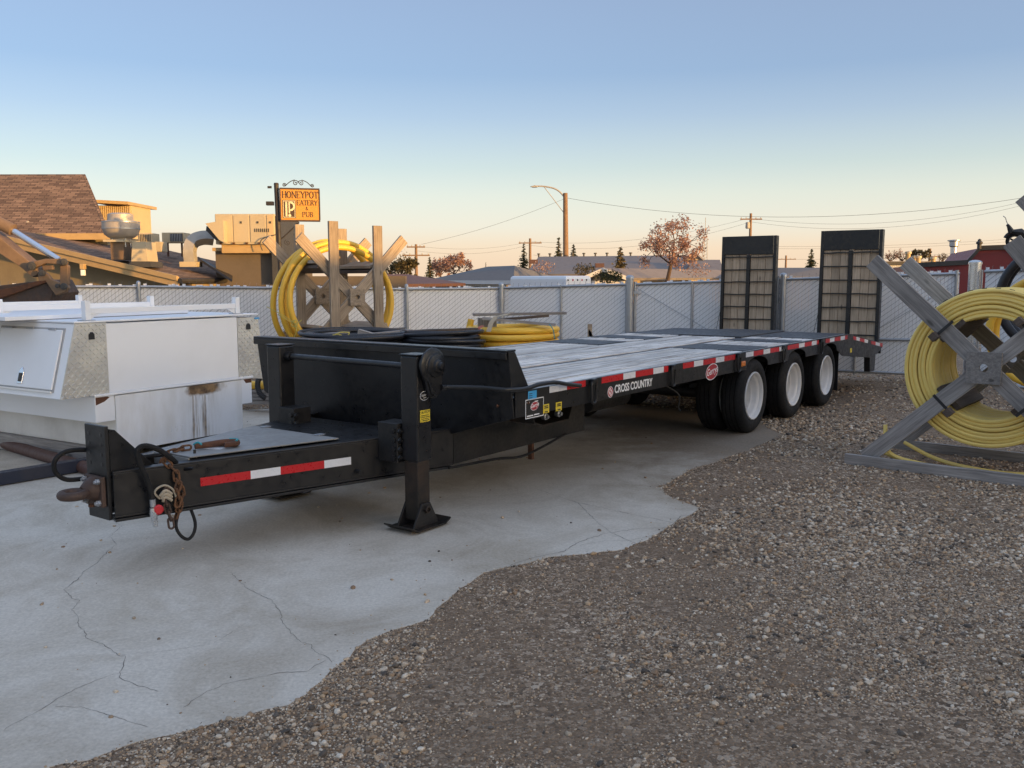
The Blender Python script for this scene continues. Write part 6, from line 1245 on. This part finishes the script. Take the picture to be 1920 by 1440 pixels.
# ------------------------------------------------------------------ trees
def conifer(label,x,ytop,ybase,Y,wpx,mat='needles',seed=0,gap=.0,n=2000,group='spruce trees'):
    random.seed(seed); top=at(x,ytop,Y); b=at(x,520,Y); t=Thing('spruce_tree',label,'tree',(b.x,Y,0),group=group); H=top.z; z0=max(0.,at(x,ybase,Y).z-1.0); rad=wpx/2*Y/FPX*1.45
    MB().tube([(b.x,Y,0),(b.x,Y,H*.98)],[.10+rad*.05,.02],8).build('trunk','bark',t,world=True)
    mb=MB(); NW=15
    for w_ in range(NW):
        f=w_/NW; nb_=10 if f<.6 else 6
        for k in range(nb_):
            a=2*PI*k/nb_+random.random()*.7; Lb=rad*((1-f)**.9+.04)*random.uniform(.62,1.18); zb=z0+(H-z0)*(f+random.uniform(0,.06)); droop=random.uniform(.15,.4); m_=max(3,int(n/400*(1-f)+3))
            for j in range(m_):
                t_=(j+random.random())/m_; r_=Lb*(.1+.9*t_); c=Vector((b.x+r_*math.cos(a),Y+r_*math.sin(a),zb-droop*r_+.1*r_*t_)); s_=rad*.24*(1-.5*f)*(1.15-.6*t_)*random.uniform(.6,1.2)
                o=Vector((math.cos(a),math.sin(a),-droop*.8))*s_; p=(Vector((-math.sin(a),math.cos(a),random.uniform(-.4,.4)))*.7 if j%2 else Vector((random.gauss(0,.5),random.gauss(0,.5),1.)))*s_*.75
                mb.add([c-o*.6-p,c-o*.3+p*.2,c-o*.6+p,c+o],[(0,1,3),(1,2,3)])
    mb.build('crown',mat,t,world=True); return t
conifer('narrow dark spruce left of the crossarm pole',982,457,500,95,24,seed=1)
conifer('tallest dark spruce just left of the street light pole',1047,446,500,92,28,seed=2)
conifer('smaller spruce just right of the street light pole',1075,458,495,92,28,seed=3,n=1500)
conifer('spruce standing between the two ramps',1520,466,500,85,26,seed=4,n=1500)
conifer('olive spruce by the crossarm pole right of the far reel',806,482,525,70,26,seed=5)
conifer('broad bushy evergreen above the garage roof',1163,464,512,56,40,'olive',seed=6,n=2600)
conifer('tiny distant spruce tip above the bungalow roof',911,491,500,110,6,seed=8,n=120)
def leafy(label,x,ytop,ybase,Y,wpx,mat,seed=0,leaf=.12,n=1600,lean=0.,trunk=.10,dens=1.,name='leafy_tree',group='autumn trees',cz=.62,bare=True):
    random.seed(seed); top=at(x,ytop,Y); g=at(x,520,Y); t=Thing(name,label,'tree' if 'tree' in name else 'bush',(g.x+lean*-.6,Y,0),group=group); H=top.z; rad=wpx/2*Y/FPX
    base=Vector((g.x-lean,Y,0)); cen=Vector((g.x,Y,H-rad*cz*1.0)); br=MB(); tips=[]
    zf=max(.3,at(x,ybase,Y).z); fork=Vector((g.x-lean*.3,Y,zf))
    if bare: br.tube([base,base.lerp(fork,.6)+Vector((.03,0,0)),fork],[trunk*1.3,trunk,trunk*.85],8)
    rz=max(.3,(H-zf)*.5); cen=Vector((g.x,Y,zf+rz))
    def grow(p,d,L_,r,lv):
        q=p+d*L_; m=(p+q)/2+Vector((random.gauss(0,.06),random.gauss(0,.06),random.gauss(0,.06)))*L_; br.tube([p,m,q],[r,r*.85,r*.65],5 if lv<2 else 3,cap=False)
        if lv>=4: tips.append(q); tips.append(m); return
        for k in range(3 if lv<2 else 2):
            e=(d+Vector((random.gauss(0,.55),random.gauss(0,.55),random.gauss(.02,.5)))).normalized(); grow(q,e,L_*random.uniform(.62,.82),r*.6,lv+1)
    for k in range(5 if bare else 7):
        a=2*PI*k/5+random.random(); d=Vector((math.cos(a)*.75,math.sin(a)*.75,random.uniform(.35,1.2))).normalized(); grow(fork if bare else Vector((g.x+random.uniform(-.4,.4)*rad,Y,zf*.3)),d,rad*random.uniform(.34,.52),trunk*.5,0)
    br.build('trunk','bark',t,world=True)
    mb=MB()
    for i in range(n):
        if random.random()<(.94 if bare else .6) and tips: c=random.choice(tips)+Vector((random.gauss(0,1),random.gauss(0,1),random.gauss(0,1)))*rad*.065
        else:
            v=Vector((random.gauss(0,1),random.gauss(0,1),random.gauss(0,1))).normalized()*random.random()**.4; c=cen+Vector((v.x*rad,v.y*rad,v.z*rz))
        u=Vector((random.gauss(0,1),random.gauss(0,1),random.gauss(0,1))).normalized(); w=u.cross(Vector((random.random(),random.random(),1))).normalized(); s=leaf*random.uniform(.6,1.3)
        mb.add([c-u*s*.6,c+w*s*.35,c+u*s*.6,c-w*s*.35],[(0,1,2,3)])
    mb.build('crown',mat,t,world=True); return t
leafy('large leaning autumn tree with thin russet leaves left of the left ramp',1268,402,495,38,118,'autumn',11,.085,3600,.75,.09)
leafy('pinkish autumn tree right of the small spruce beyond the far reel',852,474,515,75,66,'autumn',12,.16,2400,0,.10)
leafy('second pinkish autumn tree just right of the small spruce by the two-crossarm pole',826,478,515,80,40,'autumn',32,.16,1300,0,.09)
leafy('dense olive evergreen behind the far reel',750,466,522,60,62,'olive',13,.15,3600,0,.15,group='background bushes',name='olive_tree')
leafy('small russet bush left of the street light pole',1018,487,515,48,50,'autumn',14,.08,900,0,.05,group='background bushes',name='russet_bush',bare=False)
leafy('olive bush right of the street light pole',1095,492,518,46,44,'olive',15,.09,1100,0,.05,group='background bushes',name='olive_bush',bare=False)
leafy('dark bush in front of the garage gable',1140,510,532,38,56,'needles',16,.09,1500,0,.05,group='background bushes',name='dark_bush',bare=False)
leafy('left of two bare pinkish trees right of the right ramp',1668,467,490,90,34,'autumn',17,.09,260,0,.12)
leafy('right of two bare pinkish trees right of the right ramp',1690,468,490,90,34,'autumn',18,.09,240,0,.12)
leafy('round olive tree above the red wing',1722,476,488,85,34,'olive',19,.16,900,0,.1,group='background bushes',name='olive_tree')
leafy('bare thin tree left of the flue stack',1766,477,490,85,26,'olive',20,.08,150,0,.1,group='background bushes',name='bare_tree')
leafy('russet bush under the autumn tree by the hall',1305,490,520,40,60,'autumn',21,.07,700,0,.05,group='background bushes',name='russet_bush',bare=False)
